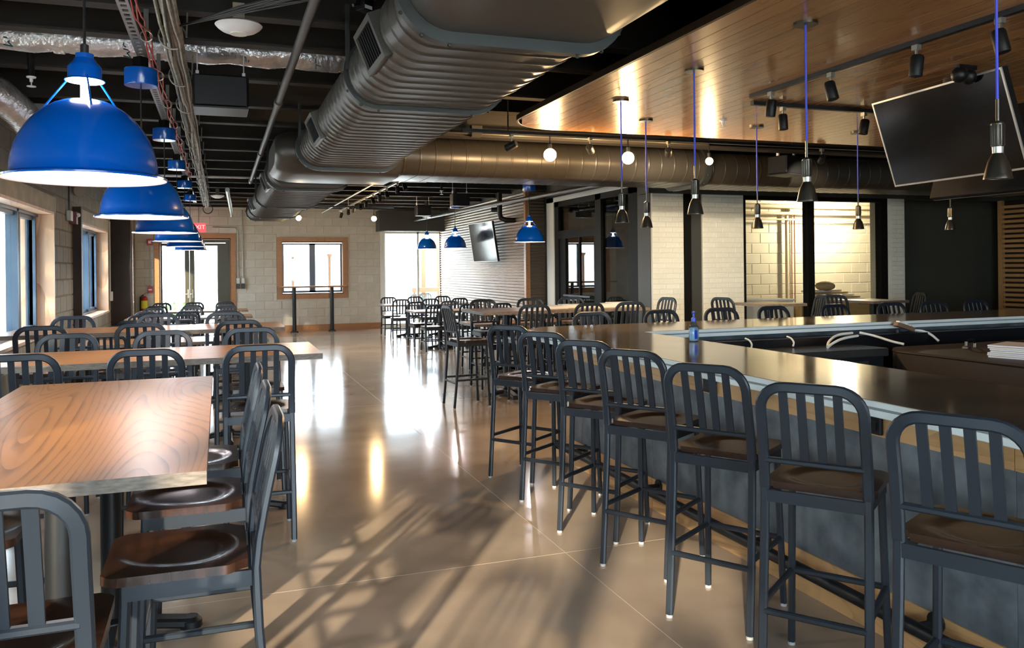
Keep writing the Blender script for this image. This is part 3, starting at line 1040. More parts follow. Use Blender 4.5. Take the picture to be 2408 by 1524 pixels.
# small high tables by the brick piers
table('high_table', 'small square high table before the wide brick pier', 6.32, 6.95, 8.40, 9.05, 1.0, (0,))
table('high_table', 'small square high table before the dark green wall', 7.98, 8.58, 8.38, 9.03, 1.0, (0,))
RG = 'bar stools by the brick piers'
place('stool', 6.10, 8.72, 75, 'bar stool before the wide brick pier at a small table', RG)
place('stool', 7.15, 8.70, 285, 'bar stool between the small high table and the lit window', RG)
place('stool', 7.80, 8.72, 70, 'bar stool before the lit service window mullion', RG)
place('stool', 8.76, 8.66, 290, 'bar stool before the narrow brick pier and green wall', RG)
# papers on the high table
pp = thing('paper_stack', 'spread of loose white papers on the high table beyond the bar', 'papers', (4.05, 9.0, 1.0))
for i, (x, y, r, s) in enumerate(((-0.42, -0.05, 0.1, 1.35), (-0.02, 0.02, -0.2, 1.1), (0.32, -0.08, 0.25, 1.2), (0.62, 0.0, -0.1, 1.1))):
    q = MB().box(-0.16 * s, 0.16 * s, -0.12 * s, 0.12 * s, 0.0, 0.03 + 0.006 * i)
    o = q.build('sheet_pile', 'paper', pp)
    o.location = (x, y, 0)
    o.rotation_euler.z = r
# pile of stored goods in the service room seen through the glass
sg = thing('stored_boards', 'pile of pale boards and wrapped goods behind the service window', 'stored goods', (9.42, 10.75, 0))
MB().bbox(-0.9, 0.9, -0.3, 0.3, 0, 0.86, 0.02).build('crate', 'cardboard', sg)
for i in range(6):
    q = MB().box(-0.42, 0.42, -0.1, 0.1, 0, 0.03).build('board', 'paper' if i % 2 else 'cardboard', sg)
    q.location = (0.1 - 0.05 * i, -0.1 + 0.04 * i, 0.87 + 0.033 * i)
    q.rotation_euler = (0, 0.0, 0.12 * i - 0.3)
q = MB().sphere((0, 0, 0), 0.16, 14, 0.5).build('wrapped_bundle', 'cardboard', sg, 60)
q.location = (-0.15, 0.02, 1.13)
cr = thing('white_crate', 'low white crate behind the service window next to the pier', 'crate', (7.9, 10.75, 0))
MB().bbox(-0.55, 0.55, -0.25, 0.25, 0, 0.92, 0.02).build('body', 'paper', cr)
MB().bbox(-0.57, 0.57, -0.27, 0.27, 0.92, 0.95, 0.01).build('lid', 'white_plastic', cr)
# stand-up ledge at the far window
lg = thing('window_ledge_table', 'narrow stand-up ledge table on black posts before the far window', 'ledge table', (2.1, 19.92, 0))
MB().bbox(-0.82, 0.82, -0.16, 0.16, 1.05, 1.09, 0.01).build('table_top', 'table_oak', lg)
for u in (-0.44, 0.44):
    p = MB().lathe([(0.045, 0.02), (0.045, 1.05)], 16, (u, 0, 0)).build('post', 'iron', lg, 40)
    MB().lathe([(0.09, 0.0), (0.09, 0.02), (0.05, 0.035)], 16, (u, 0, 0)).build('base_flange', 'iron', p, 40)

# ================================================================== BAR
CT, CB = 1.01, 0.955
poly_out = [(2.19, -2.0), (2.19, 5.86), (2.45, 6.14), (11.8, 6.14), (11.8, 5.34), (2.93, 5.34), (2.93, -2.0)]
ct = thing('bar_counter', 'glossy brown stone bar counter with pale stepped edge', 'counter', (0, 0, 0))
MB().prism(poly_out[::-1], CB + 0.004, CT).build('slab', 'counter', ct)


def edge_strip(path, mats, name):
    MB().bar([(x, y, CT - 0.013) for x, y in path], 0.012, 0.022, ref=(0, 0, 1), ch=0.15).build(name, 'counter_edge', ct)
    MB().bar([(x, y, CT - 0.028) for x, y in path], 0.006, 0.006, ref=(0, 0, 1), ch=0.1).build('edge_groove', 'counter_groove', ct)
    MB().bar([(x, y, CT - 0.045) for x, y in path], 0.016, 0.026, ref=(0, 0, 1), ch=0.15).build(name, 'counter_edge', ct)


edge_strip([(2.189, -2.0), (2.189, 5.86)], 0, 'edge_strip')
edge_strip([(2.189, 5.86), (2.449, 6.141)], 0, 'edge_strip')
edge_strip([(2.449, 6.141), (11.8, 6.141)], 0, 'edge_strip')
edge_strip([(11.8, 5.339), (2.931, 5.339)], 0, 'edge_strip')
edge_strip([(2.931, 5.339), (2.931, -2.0)], 0, 'edge_strip')
bf = thing('bar_cladding', 'bar front of mottled blue grey panels between oak boards', 'bar front', (0, 0, 0))
FX, FYE = 2.50, 5.72
pn = MB().box(0, 0.10, 0, 1.218, 0.19, 0.80).mesh('panel')
pn.materials.append(MATS['bar_panel'])
bt = MB().box(-0.008, 0.10, 0, 1.217, 0.0, 0.19).mesh('base_board')
bt.materials.append(MATS['bar_oak'])
tb = MB().box(-0.008, 0.10, 0, 1.217, 0.80, CB).mesh('top_board')
tb.materials.append(MATS['bar_oak'])
for i in range(6):
    for me in (pn, bt, tb):
        q = link(me, me.name.split('.')[0], None, bf)
        q.location = (FX, FYE - 0.06 - 1.22 * (i + 1), 0)
MB().box(FX - 0.012, FX + 0.1, FYE - 0.055, FYE, 0, CB).build('corner_post', 'bar_oak', bf)
MB().box(FX + 0.1, 11.8, FYE - 0.1, FYE, 0, CB).build('rear_panel', 'bar_panel', bf)
fr = thing('foot_rail', 'black tubular foot rail along the base of the bar', 'foot rail', (0, 0, 0))
MB().tube([(2.375, -2.0, 0.165), (2.375, 5.62, 0.165)], 0.027, 12).build('rail', 'iron', fr, 40)
MB().tube([(2.375, 5.62, 0.165), (2.375, 5.66, 0.165)], 0.034, 12).build('end_cap', 'iron', fr, 40)
for y in (5.4, 4.35, 3.32, 2.32, 1.3):
    MB().tube([(2.375, y, 0.165), (2.492, y, 0.165)], 0.013, 8).tube([(2.482, y, 0.165), (2.492, y, 0.165)], 0.038, 14).build('bracket', 'iron', fr, 40)
for i, y in enumerate((4.85, 4.0, 3.2, 2.45, 1.75)):
    h = MB()
    h.tube([(2.43, y - 0.03, 0.945), (2.40, y - 0.03, 0.925), (2.37, y - 0.03, 0.94)], 0.005, 6).tube([(2.43, y + 0.03, 0.945), (2.40, y + 0.03, 0.925), (2.37, y + 0.03, 0.94)], 0.005, 6).box(2.42, 2.49, y - 0.045, y + 0.045, 0.945, 0.954)
    tag(h.build('bag_hook', 'iron'), 'small black bag hook under the counter, %s from the counter corner' % ORD[i], 'hook', 'bag hooks under the bar counter')
for i, y in enumerate((4.97, 3.78, 2.62)):
    o = thing('power_outlet', 'black power outlet on the oak board, %s from the counter corner' % ORD[i], 'outlet', (FX - 0.009, y, 0.87), 0, 'power outlets on the bar front')
    MB().bbox(-0.02, 0.0, -0.055, 0.055, -0.06, 0.06, 0.005).build('plate', 'black_plastic', o)
    MB().box(-0.026, -0.02, -0.035, 0.035, 0.008, 0.042).box(-0.026, -0.02, -0.035, 0.035, -0.042, -0.008).build('socket', 'bar_black', o)
# inside the bar
iw = thing('under_counter_station', 'black under-counter work station inside the bar', 'bar station', (0, 0, 0))
MB().box(2.95, 11.0, 5.20, 5.33, 0, 0.92).build('rear_cladding', 'bar_black', iw)
MB().bbox(3.1, 4.72, 4.80, 5.19, 0.80, 0.86, 0.01).build('work_top', 'bar_steel', iw)
MB().box(3.12, 4.7, 4.84, 5.19, 0.0, 0.80).build('cabinet', 'bar_black', iw)
MB().box(2.94, 3.05, -2, 5.2, 0.0, 0.92).build('front_cladding', 'bar_black', iw)
MB().box(4.05, 4.55, 4.828, 4.84, 0.72, 0.77).build('control_strip', 'bar_steel', iw)
ic = thing('back_bar_island', 'dark brown padded island top in the middle of the bar', 'bar island', (0, 0, 0))
isl = []
for cx_, cy_, a0 in ((4.98, 2.2, 180), (7.2, 2.2, 270), (7.2, 4.68, 0), (4.98, 4.68, 90)):
    for i in range(6):
        a = math.radians(a0 + 18 * i)
        isl.append((cx_ + 0.25 * math.cos(a), cy_ + 0.25 * math.sin(a)))
MB().prism(isl, 0.68, 0.85).build('padded_top', 'brown_cover', ic, 40)
MB().sweep([(x, y, 0.835) for x, y in isl], [(0.006 * math.cos(a), 0.006 * math.sin(a)) for a in (0, PI / 2, PI, 3 * PI / 2)], ref=(0, 0, 1), closed=True).build('seam_piping', 'black_plastic', ic)
MB().box(4.85, 7.3, 2.1, 4.8, 0.0, 0.68).build('plinth', 'bar_black', ic)
bk = thing('menu_stack', 'stack of white ring-bound menus on the padded island', 'menus', (5.10, 4.05, 0.85))
for i in range(7):
    q = MB().box(-0.14, 0.2, -0.14, 0.14, 0, 0.010).build('menu', 'paper' if i % 2 else 'white_plastic', bk)
    q.location = (random.uniform(-0.015, 0.015), random.uniform(-0.015, 0.015), 0.012 * i)
    q.rotation_euler.z = 0.35 + random.uniform(-0.06, 0.06)
for i, (px, py) in enumerate(((5.28, 4.62), (5.95, 4.45))):
    gl = thing('glass_rinser', 'small black chrome tap fitting on the island %s' % ('beside the soda gun', 'behind the menu stack')[i], 'tap', (px, py, 0.85))
    MB().lathe([(0.03, 0), (0.03, 0.01), (0.012, 0.02), (0.012, 0.05)], 12).build('base', 'galv', gl, 40)
    MB().tube([(0, 0, 0.045), (0.03, 0, 0.06), (0.09, 0.02, 0.058), (0.12, 0.03, 0.03)], 0.008, 8).build('spout', 'iron', gl, 40)
    MB().lathe([(0.014, 0), (0.012, 0.03), (0.001, 0.036)], 10, (0.12, 0.03, 0)).build('cap', 'galv', gl, 40)
gn = thing('soda_gun', 'brown soda gun with a row of pale buttons on the counter edge', 'soda gun', (5.34, 5.27, 0.965), 0.0)
q = MB().bbox(-0.10, 0.10, -0.025, 0.025, -0.015, 0.020, 0.008).build('handle', 'gun_brown', gn)
q.rotation_euler = (0, math.radians(16), 0)
for i in range(6):
    u = -0.06 + 0.026 * i
    q = MB().box(-0.009, 0.009, -0.018, 0.018, 0.0, 0.012).build('button', 'hose_white', gn)
    q.location = (u, 0, 0.022 - u * 0.287)
    q.rotation_euler = (0, math.radians(16), 0)
MB().tube(soften([(0.10, 0, -0.03), (0.16, -0.03, -0.035), (0.20, -0.08, -0.06), (0.22, -0.14, -0.115)]), 0.011, 8).build('hose', 'hose_white', gn, 50)
MB().lathe([(0.02, -0.06), (0.012, -0.02)], 10, (-0.07, 0, 0)).build('nozzle', 'iron', gn, 40)
for i, pth in enumerate(([(4.32, 5.0, 0.872), (4.40, 5.08, 0.90), (4.55, 5.16, 0.94), (4.72, 5.18, 0.945)], [(4.27, 4.94, 0.872), (4.36, 5.0, 0.89), (4.50, 5.05, 0.92), (4.70, 5.10, 0.93)], [(4.80, 5.19, 0.945), (4.88, 5.1, 0.92), (4.92, 4.98, 0.885), (4.96, 4.9, 0.87)])):
    tag(MB().tube(soften(pth), 0.010, 8).build('drink_hose', 'hose_white', None, 50), '%s white drink hose arching under the rear counter edge' % ('upper', 'lower', 'drooping single')[i], 'hose', 'white hoses inside the bar')
for i, (x, y) in enumerate(((3.30, 5.28), (3.72, 5.28), (4.10, 5.28))):
    tag(MB().tube(soften([(x, 5.19, 0.94), (x + 0.01, 5.15, 0.93), (x + 0.012, 5.12, 0.90), (x, 5.12, 0.87)]), 0.007, 8).build('drain_hose', 'hose_white', None, 50), '%s short white drain hose below the rear counter, from the sanitizer bottle' % ORD[i], 'hose', 'drain hoses inside the bar')
# hand sanitizer
sz = thing('sanitizer_bottle', 'clear hand sanitizer bottle with blue pump on the counter', 'bottle', (2.84, 4.50, CT), 0.5)
MB().bbox(-0.038, 0.038, -0.022, 0.022, 0.0, 0.105, 0.012).lathe([(0.026, 0.10), (0.022, 0.118), (0.013, 0.13)], 14).build('body', 'bottle_clear', sz, 50)
MB().bbox(-0.034, 0.034, -0.019, 0.019, 0.004, 0.092, 0.010).build('gel_fill', 'gel', sz)
MB().box(-0.030, 0.004, -0.0235, -0.022, 0.02, 0.075).build('label', 'bottle_blue', sz)
MB().lathe([(0.015, 0.128), (0.015, 0.15), (0.006, 0.155), (0.006, 0.18), (0.011, 0.183), (0.011, 0.192)], 12).tube([(0, 0, 0.187), (-0.028, -0.01, 0.188), (-0.034, -0.012, 0.178)], 0.005, 6).build('pump', 'bottle_blue', sz, 40)

# ================================================================== DUCTS
DB, DT = 2.40, 2.74


def oval(wd, hg, n=16):
    r = hg / 2
    pts = []
    for i in range(n + 1):
        a = -PI / 2 + PI * i / n
        pts.append((wd / 2 - r + r * math.cos(a), r * math.sin(a)))
    for i in range(n + 1):
        a = PI / 2 + PI * i / n
        pts.append((-wd / 2 + r + r * math.cos(a), r * math.sin(a)))
    return pts


def oval_duct(axis, c0, zc, u0, u1, wd, hg, ribs, grow=0.006):
    """tube of flat-oval section with raised spiral ribs"""
    base = oval(wd, hg)
    rib = oval(wd + 2 * grow, hg + 2 * grow)
    st = []
    n = max(1, int(abs(u1 - u0) / ribs)) if ribs else 0
    st.append((u0, base))
    for i in range(n):
        u = u0 + (u1 - u0) * (i + 0.5) / n
        st += [(u - 0.011, base), (u - 0.005, rib), (u + 0.005, rib), (u + 0.011, base)]
    st.append((u1, base))
    vs, fs = [], []
    k = len(base)
    for u, pr in st:
        for a, z in pr:
            vs.append((c0 + a, u, zc + z) if axis == 'Y' else (u, c0 + a, zc + z))
    for i in range(len(st) - 1):
        for j in range(k):
            j2 = (j + 1) % k
            fs.append((i * k + j, i * k + j2, i * k + k + j2, i * k + k + j))
    fs.append(tuple(range(k)))
    fs.append(tuple((len(st) - 1) * k + j for j in range(k)))
    q = MB()
    q.add(vs, fs)
    return q


def flange(axis, c0, zc, u, wd, hg, t=0.05):
    q = oval_duct(axis, c0, zc, u - t / 2, u + t / 2, wd + 0.05, hg + 0.05, 0)
    for a, z in oval(wd + 0.055, hg + 0.055, 6):
        p = (c0 + a, u, zc + z) if axis == 'Y' else (u, c0 + a, zc + z)
        q.sphere(p, 0.009, 6)
    return q


zc, hg = 2.57, 0.34
md = thing('main_air_duct', 'large grey flat-oval ribbed air duct with flanged sections', 'air duct', (0, 0, 0))
oval_duct('Y', 1.12, zc + 0.02, 0.9, 3.02, 0.92, 0.38, 0).build('plain_section', 'duct_metal', md, 16)
for y0, y1, cx_, wd, h2 in ((3.05, 4.48, 1.11, 0.88, 0.34), (4.52, 7.36, 1.11, 0.88, 0.34), (9.0, 12.28, 0.95, 0.88, 0.34), (12.32, 14.72, 0.92, 0.84, 0.33), (14.78, 15.85, 0.86, 0.74, 0.30)):
    oval_duct('Y', cx_, zc, y0, y1, wd, h2, 0.125).build('ribbed_section', 'duct_metal', md, 16)
for y, cx_, wd, h2 in ((3.03, 1.11, 0.92, 0.38), (4.50, 1.11, 0.88, 0.34), (7.36, 1.11, 0.9, 0.36), (9.36, 0.95, 0.9, 0.36), (12.3, 0.95, 0.88, 0.34), (14.75, 0.92, 0.84, 0.33), (15.85, 0.86, 0.74, 0.30)):
    flange('Y', cx_, zc, y, wd, h2).build('flange', 'flange_metal', md, 16)
tee = []
for a, z in oval(0.95, 0.40, 8):
    tee.append((a, z))
q = MB()
vs, fs = [], []
prof = []
for i in range(5):
    t = PI / 2 * i / 4
    prof.append((0.42 + 0.25 * (1 - math.sin(t)), 1 - 0.25 * (1 - math.cos(PI / 2 - t)) if False else 0.72 + 0.28 * math.sin(t)))
st = prof[::-1][::-1]
rings = [(0.42 + 0.28 * (1 - math.sin(PI / 2 * i / 5)), math.cos(PI / 2 * (1 - i / 5)) if False else 1 - 0.30 * (1 - math.sin(PI / 2 * i / 5)) ** 2) for i in range(6)]
# rounded closed end of the cross duct where the main duct meets it
seq = [(0.48, 0.55), (0.50, 0.75), (0.56, 0.90), (0.66, 0.98), (0.80, 1.0), (1.62, 1.0)]
k = len(tee)
for u, s_ in seq:
    for a, z in tee:
        vs.append((u, 8.12 + a * (0.75 + 0.25 * s_) * 1.25, zc + z * s_ * 1.02))
for i in range(len(seq) - 1):
    for j in range(k):
        j2 = (j + 1) % k
        fs.append((i * k + j, i * k + j2, i * k + k + j2, i * k + k + j))
fs.append(tuple(range(k)))
fs.append(tuple((len(seq) - 1) * k + j for j in range(k)))
q.add(vs, fs)
q.build('tee_box', 'duct_metal', md, 50)
# supply grilles on the aisle side
for i, (y, ln) in enumerate(((3.75, 0.40), (6.15, 0.42), (10.1, 0.45), (13.6, 0.45))):
    cx_ = 1.11 if y < 8 else (0.95 if y < 12.3 else 0.92)
    gr = bpy.data.objects.new('supply_grille', None)
    COL.objects.link(gr)
    gr.parent = md
    gr.location = (cx_ - 0.44 + 0.035, y, zc - 0.03)
    gr.rotation_euler = (0, math.radians(-22), 0)
    fr_ = MB().box(-0.055, 0.05, -ln / 2, ln / 2, -0.10, -0.075).box(-0.055, 0.05, -ln / 2, ln / 2, 0.075, 0.10).box(-0.055, 0.05, -ln / 2, -ln / 2 + 0.03, -0.075, 0.075).box(-0.055, 0.05, ln / 2 - 0.03, ln / 2, -0.075, 0.075).box(0.0, 0.05, -ln / 2 + .03, ln / 2 - .03, -0.075, 0.075)
    fr_.build('grille_frame', 'duct_metal', gr)
    for u in range(8):
        yy = -ln / 2 + 0.03 + (ln - 0.06) * (u + 0.5) / 8
        MB().box(-0.05, 0.0, yy - 0.003, yy + 0.003, -0.075, 0.075).build('louvre', 'black_plastic', gr)
hb = MB()
for x, y in ((0.66, 4.42), (0.66, 7.2), (0.52, 9.5), (0.50, 12.2), (1.58, 4.42), (1.58, 7.2)):
    hb.box(x - 0.012, x + 0.012, y - 0.004, y + 0.004, zc, 2.92)
hb.build('hanger_strap', 'flange_metal', md)
cd = thing('cross_air_duct', 'dark flat-oval air duct crossing behind the wood ceiling', 'air duct', (0, 0, 0))
oval_duct('X', 8.12, zc + 0.02, 1.60, 5.02, 0.90, 0.38, 0.155, 0.0025).build('ribbed_section', 'duct_dark', cd, 16)
oval_duct('X', 8.12, zc + 0.0, 5.06, 10.2, 0.84, 0.36, 0.155, 0.0025).build('ribbed_section', 'duct_dark', cd, 16)
flange('X', 8.12, zc + 0.02, 1.62, 0.90, 0.38, 0.04).build('flange', 'flange_metal', cd, 16)
flange('X', 8.12, zc + 0.02, 5.04, 0.92, 0.40, 0.08).build('flange', 'flange_metal', cd, 16)
MB().box(2.4, 2.42, 8.1, 8.12, 2.75, 2.92).box(4.4, 4.42, 8.1, 8.12, 2.75, 2.92).box(7.4, 7.42, 8.1, 8.12, 2.7, 2.92).build('hanger_strap', 'flange_metal', cd)
# steel beam between wood ceiling and duct
struct(MB().box(1.7, RX, 6.95, 7.1, 2.66, 2.68).box(1.7, RX, 7.015, 7.035, 2.68, 2.9).box(1.7, RX, 6.95, 7.1, 2.88, 2.9).build('beam_steel', 'joist_paint'))
# foil insulated ducts
fd = thing('foil_duct', 'silver foil insulated duct with teal print crossing the joists', 'air duct', (0, 5.88, 3.0))
pth = [(-1.75 + 0.13 * i, 0.012 * math.sin(i * 1.7), 0.008 * math.sin(i * 2.3)) for i in range(21)]
MB().tube(pth, 0.105, 20).build('foil_sleeve', 'foil', fd, 50)
for x in (-0.95, -0.3, 0.35, 0.78):
    MB().tube([(x - 0.03, 0, 0), (x + 0.03, 0, 0)], 0.109, 20).build('tape_band', 'foil', fd, 50)


def text(txt, parent, loc, rot, size, material, ext=0.001, align='CENTER'):
    c = bpy.data.curves.new('lettering', 'FONT')
    c.body = txt
    c.size = size
    c.extrude = ext
    c.align_x = align
    c.align_y = 'CENTER'
    c.materials.append(MATS[material])
    tmp = bpy.data.objects.new('lettering_curve', c)
    me = bpy.data.meshes.new_from_object(tmp)
    bpy.data.objects.remove(tmp)
    me.name = 'lettering'
    o = bpy.data.objects.new('lettering', me)
    COL.objects.link(o)
    o.location = loc
    o.rotation_euler = rot
    if parent:
        o.parent = parent
    return o


for tx, x in (('M', -1.22), ('SM', -0.55), ('E', 0.18), ('EL', 0.66)):
    text(tx, fd, (x, -0.082, -0.075), (math.radians(48), math.radians(90), 0), 0.085, 'teal_print')
fd2 = thing('foil_duct', 'crumpled silver foil elbow duct bending down beside the window wall', 'air duct', (0, 0, 0))
MB().tube([(-1.60, 5.9, 2.765), (-1.54, 6.3, 2.765), (-1.46, 6.62, 2.755), (-1.40, 6.95, 2.70), (-1.37, 7.25, 2.63), (-1.36, 7.5, 2.58)], 0.12, 18).build('foil_sleeve', 'foil', fd2, 50)
MB().box(-1.50, -1.22, 7.5, 7.72, 2.42, 2.86).build('boot', 'galv', fd2)
fd3 = thing('foil_duct', 'narrow foil duct lying across the joists near the door end', 'air duct', (0, 13.45, 2.97))
MB().tube([(-1.0, 0, 0), (0.3, 0.01, 0), (3.3, 0, 0.01)], 0.05, 12).build('foil_sleeve', 'foil', fd3, 50)

# ================================================================== OVERHEAD SERVICES
st = thing('strut_rail', 'slotted black strut rail carrying the blue pendants', 'rail', (-0.42, 0, 2.77))
b = MB().box(-0.028, -0.014, 0.5, 16.5, 0, 0.03).box(0.014, 0.028, 0.5, 16.5, 0, 0.03)
y = 0.5
while y < 16.5:
    b.box(-0.014, 0.014, y, y + 0.035, 0.0, 0.006)
    y += 0.075
b.build('channel', 'galv', st)
b = MB()
for y in (2.4, 4.78, 6.38, 9.2, 12.05, 14.8):
    b.tube([(0, y, 0.03), (0, y, 0.14)], 0.006, 6)
b.build('threaded_rod', 'galv', st)
cb = thing('cable_bundle', 'thick bundle of pale data cables hung in ring hooks', 'cables', (-0.225, 0, 2.76))
for k in range(22):
    r0, ph, wv = 0.05 * math.sqrt(random.random()), random.uniform(0, 2 * PI), random.uniform(0.5, 1.4)
    pth = []
    for i in range(46):
        y = 0.8 + 16.3 * i / 45
        sag = 0.02 * math.cos(2 * PI * y / 0.95)
        a = ph + wv * 0.5 * math.sin(y * 0.9 + k)
        pth.append((r0 * math.cos(a), y, r0 * math.sin(a) + sag))
    MB().tube(pth, 0.0085, 5).build('cable', 'cable_grey' if k % 5 else 'cable_black', cb, 60)
for i in range(16):
    y = 1.9 + i * 0.95
    rg = [(0.07 * math.cos(2 * PI * j / 16), y, 0.07 * math.sin(2 * PI * j / 16)) for j in range(14)]
    MB().tube(rg, 0.005, 5).tube([(0.07, y, 0), (0.075, y, 0.135)], 0.005, 5).build('ring_hook', 'galv', cb, 50)
lp = [(0.02 + 0.09 * math.cos(t), 17.2, -0.06 + 0.09 * math.sin(t)) for t in [i * 2 * PI / 14 for i in range(14)]]
MB().tube(lp, 0.01, 6, closed=True).build('cable_coil', 'cable_black', cb, 50)
rc = thing('red_wire_run', 'twisted red alarm wires in small bridle rings', 'cables', (-0.355, 0, 2.75))
for k in range(3):
    pth = [(0.018 * math.cos(i * 1.1 + k * 2.1), 1.0 + 0.25 * i, 0.018 * math.sin(i * 1.1 + k * 2.1) + 0.035 * math.cos(2 * PI * (1.0 + 0.25 * i) / 0.95)) for i in range(44)]
    MB().tube(pth, 0.004, 5).build('wire', 'cable_red', rc, 60)
for i in range(11):
    y = 1.9 + i * 0.95
    rg = [(0.03 * math.cos(2 * PI * j / 12), y, 0.03 * math.sin(2 * PI * j / 12)) for j in range(12)]
    MB().tube(rg, 0.004, 5, closed=True).box(-0.012, 0.012, y - 0.004, y + 0.004, 0.03, 0.145).build('bridle_ring', 'galv', rc, 50)
sb = thing('black_cable_swag', 'fan of thin black cables swagging away from the cable bundle', 'cables', (0, 0, 0))
for k in range(11):
    f = k / 10
    pth = [(-0.20, 4.55 + 0.02 * f, 2.76), (0.1, 4.34 - 0.10 * f, 2.80 - 0.008 * (k % 3)), (0.5, 4.08 - 0.24 * f, 2.835 - 0.008 * (k % 4)), (0.95, 3.88 - 0.38 * f, 2.84), (1.4, 3.72 - 0.5 * f, 2.88)]
    MB().tube(pth, 0.0045, 5).build('cable', 'cable_black', sb, 60)
pi_ = thing('gas_pipe', 'long grey steel pipe running under the joists', 'pipe', (0, 0, 0))
MB().tube([(0.43, 0.5, 2.75), (0.43, 12.3, 2.75)], 0.026, 12).build('pipe_run', 'pipe_grey', pi_, 50)
for y in (6.35, 9.2, 12.0):
    MB().tube([(0.43, y - 0.05, 2.75), (0.43, y + 0.05, 2.75)], 0.034, 12).build('coupling', 'pipe_grey', pi_, 50)
    MB().tube([(0.43, y, 2.78), (0.43, y, 2.91)], 0.006, 6).build('hanger_rod', 'flange_metal', pi_)
pj = thing('short_pipe', 'short pale pipe slanting below the joists towards the door wall', 'pipe', (0, 0, 0))
MB().tube([(0.2, 16.4, 2.76), (0.2, 16.4, 3.25)], 0.006, 6).build('hanger_rod', 'galv', pj)
MB().tube([(0.13, 13.6, 2.76), (0.27, 19.2, 2.74), (0.27, 19.3, 2.70)], 0.035, 10).build('pipe_run', 'galv', pj, 50)
cp = thing('conduit_run', 'thin steel conduit under the far joists', 'conduit', (0, 0, 0))
MB().tube([(2.2, 12.2, 2.77), (2.2, 18.9, 2.77)], 0.014, 8).build('conduit', 'galv', cp, 50)
sp = thing('sprinkler_main', 'grey sprinkler main running along the corrugated wall', 'pipe', (0, 0, 0))
MB().tube([(4.75, 8.8, 2.55), (4.75, 10.5, 2.58), (4.62, 14.2, 2.62), (4.5, 19.6, 2.66)], 0.035, 12).build('pipe_run', 'pipe_grey', sp, 50)
MB().tube([(4.75, 8.8, 2.55), (4.75, 8.62, 2.60), (4.75, 8.58, 2.75), (4.75, 8.58, 2.9)], 0.042, 12).build('riser', 'pipe_tan', sp, 50)
MB().tube([(4.75, 8.66, 2.56), (4.75, 8.9, 2.56)], 0.055, 12).build('coupling', 'pipe_tan', sp, 50)
bp_ = thing('black_drain_pipe', 'black elbow drain pipe entering the corrugated wall', 'pipe', (0, 0, 0))
MB().tube([(5.0, 14.6, 2.9), (5.0, 14.6, 2.5), (5.02, 14.58, 2.42), (5.1, 14.55, 2.38), (5.31, 14.55, 2.38)], 0.05, 12).build('elbow', 'black_plastic', bp_, 50)
MB().tube([(4.99, 14.66, 2.58), (4.86, 14.68, 2.58)], 0.045, 10).build('valve', 'iron', bp_, 50)
tr1 = [(1.75, 9.4, 2.86), (9.5, 9.4, 2.86)]
for i, (loc, lab) in enumerate((((0.11, 4.58, 2.80), 'white domed wireless access point below the joists beside the cable swag'), ((-0.02, 15.2, 2.80), 'white domed wireless access point below the joists near the door'))):
    wf = thing('access_point', lab, 'access point', loc)
    MB().lathe([(0.001, -0.046), (0.03, -0.045), (0.06, -0.040), (0.088, -0.030), (0.108, -0.016), (0.122, 0.0), (0.112, 0.009), (0.06, 0.018), (0.001, 0.020)], 28).build('dome', 'white_plastic', wf, 60)
    MB().lathe([(0.045, -0.0475), (0.045, -0.042)], 24).build('logo_ring', 'light_post', wf)
    MB().box(-0.03, 0.03, -0.01, 0.01, 0.01, 0.12).build('bracket', 'pipe_tan', wf)
for i, (x, y, lab) in enumerate(((-1.15, 6.1, 'white pendent sprinkler head beside the first blue pendant'), (3.62, 5.3, 'white sprinkler head on the wood ceiling between the pendants'), (3.5, 13.2, 'white sprinkler head below the joists over the low tables'))):
    z = 2.78 if i != 1 else 2.60
    s_ = thing('fire_sprinkler', lab, 'sprinkler', (x, y, z))
    MB().lathe([(0.03, 0.0), (0.028, -0.008), (0.012, -0.01), (0.010, -0.035), (0.004, -0.036), (0.004, -0.06), (0.028, -0.062), (0.028, -0.066)], 14).build('head', 'white_plastic', s_, 40)
    if i != 1:
        MB().tube([(0, 0, 0), (0, 0, 0.47)], 0.02, 8).build('drop', 'black_plastic', s_)


def speaker(loc, rz, label, sz=(0.31, 0.24, 0.19), clips=True, tilt=0.0):
    t = thing('ceiling_speaker', label, 'speaker', loc, rz, 'black speakers hung below the joists')
    a, d_, h_ = sz
    MB().bbox(-a / 2, a / 2, -d_ / 2, d_ / 2, 0, h_, 0.015).build('cabinet', 'black_plastic', t)
    MB().bbox(-a / 2 + 0.004, a / 2 - 0.004, -d_ / 2 - 0.004, d_ / 2, -0.012, 0.0, 0.006).build('grille', 'iron', t)
    for s in (-1, 1):
        MB().box(s * a * 0.42 - 0.010, s * a * 0.42 + 0.010, -0.012, 0.012, h_, h_ + 0.05).tube([(s * a * 0.42, 0, h_ + 0.05), (s * a * 0.42, 0, h_ + 0.2)], 0.004, 5).build('mounting_clip', 'white_plastic', t)
    return t


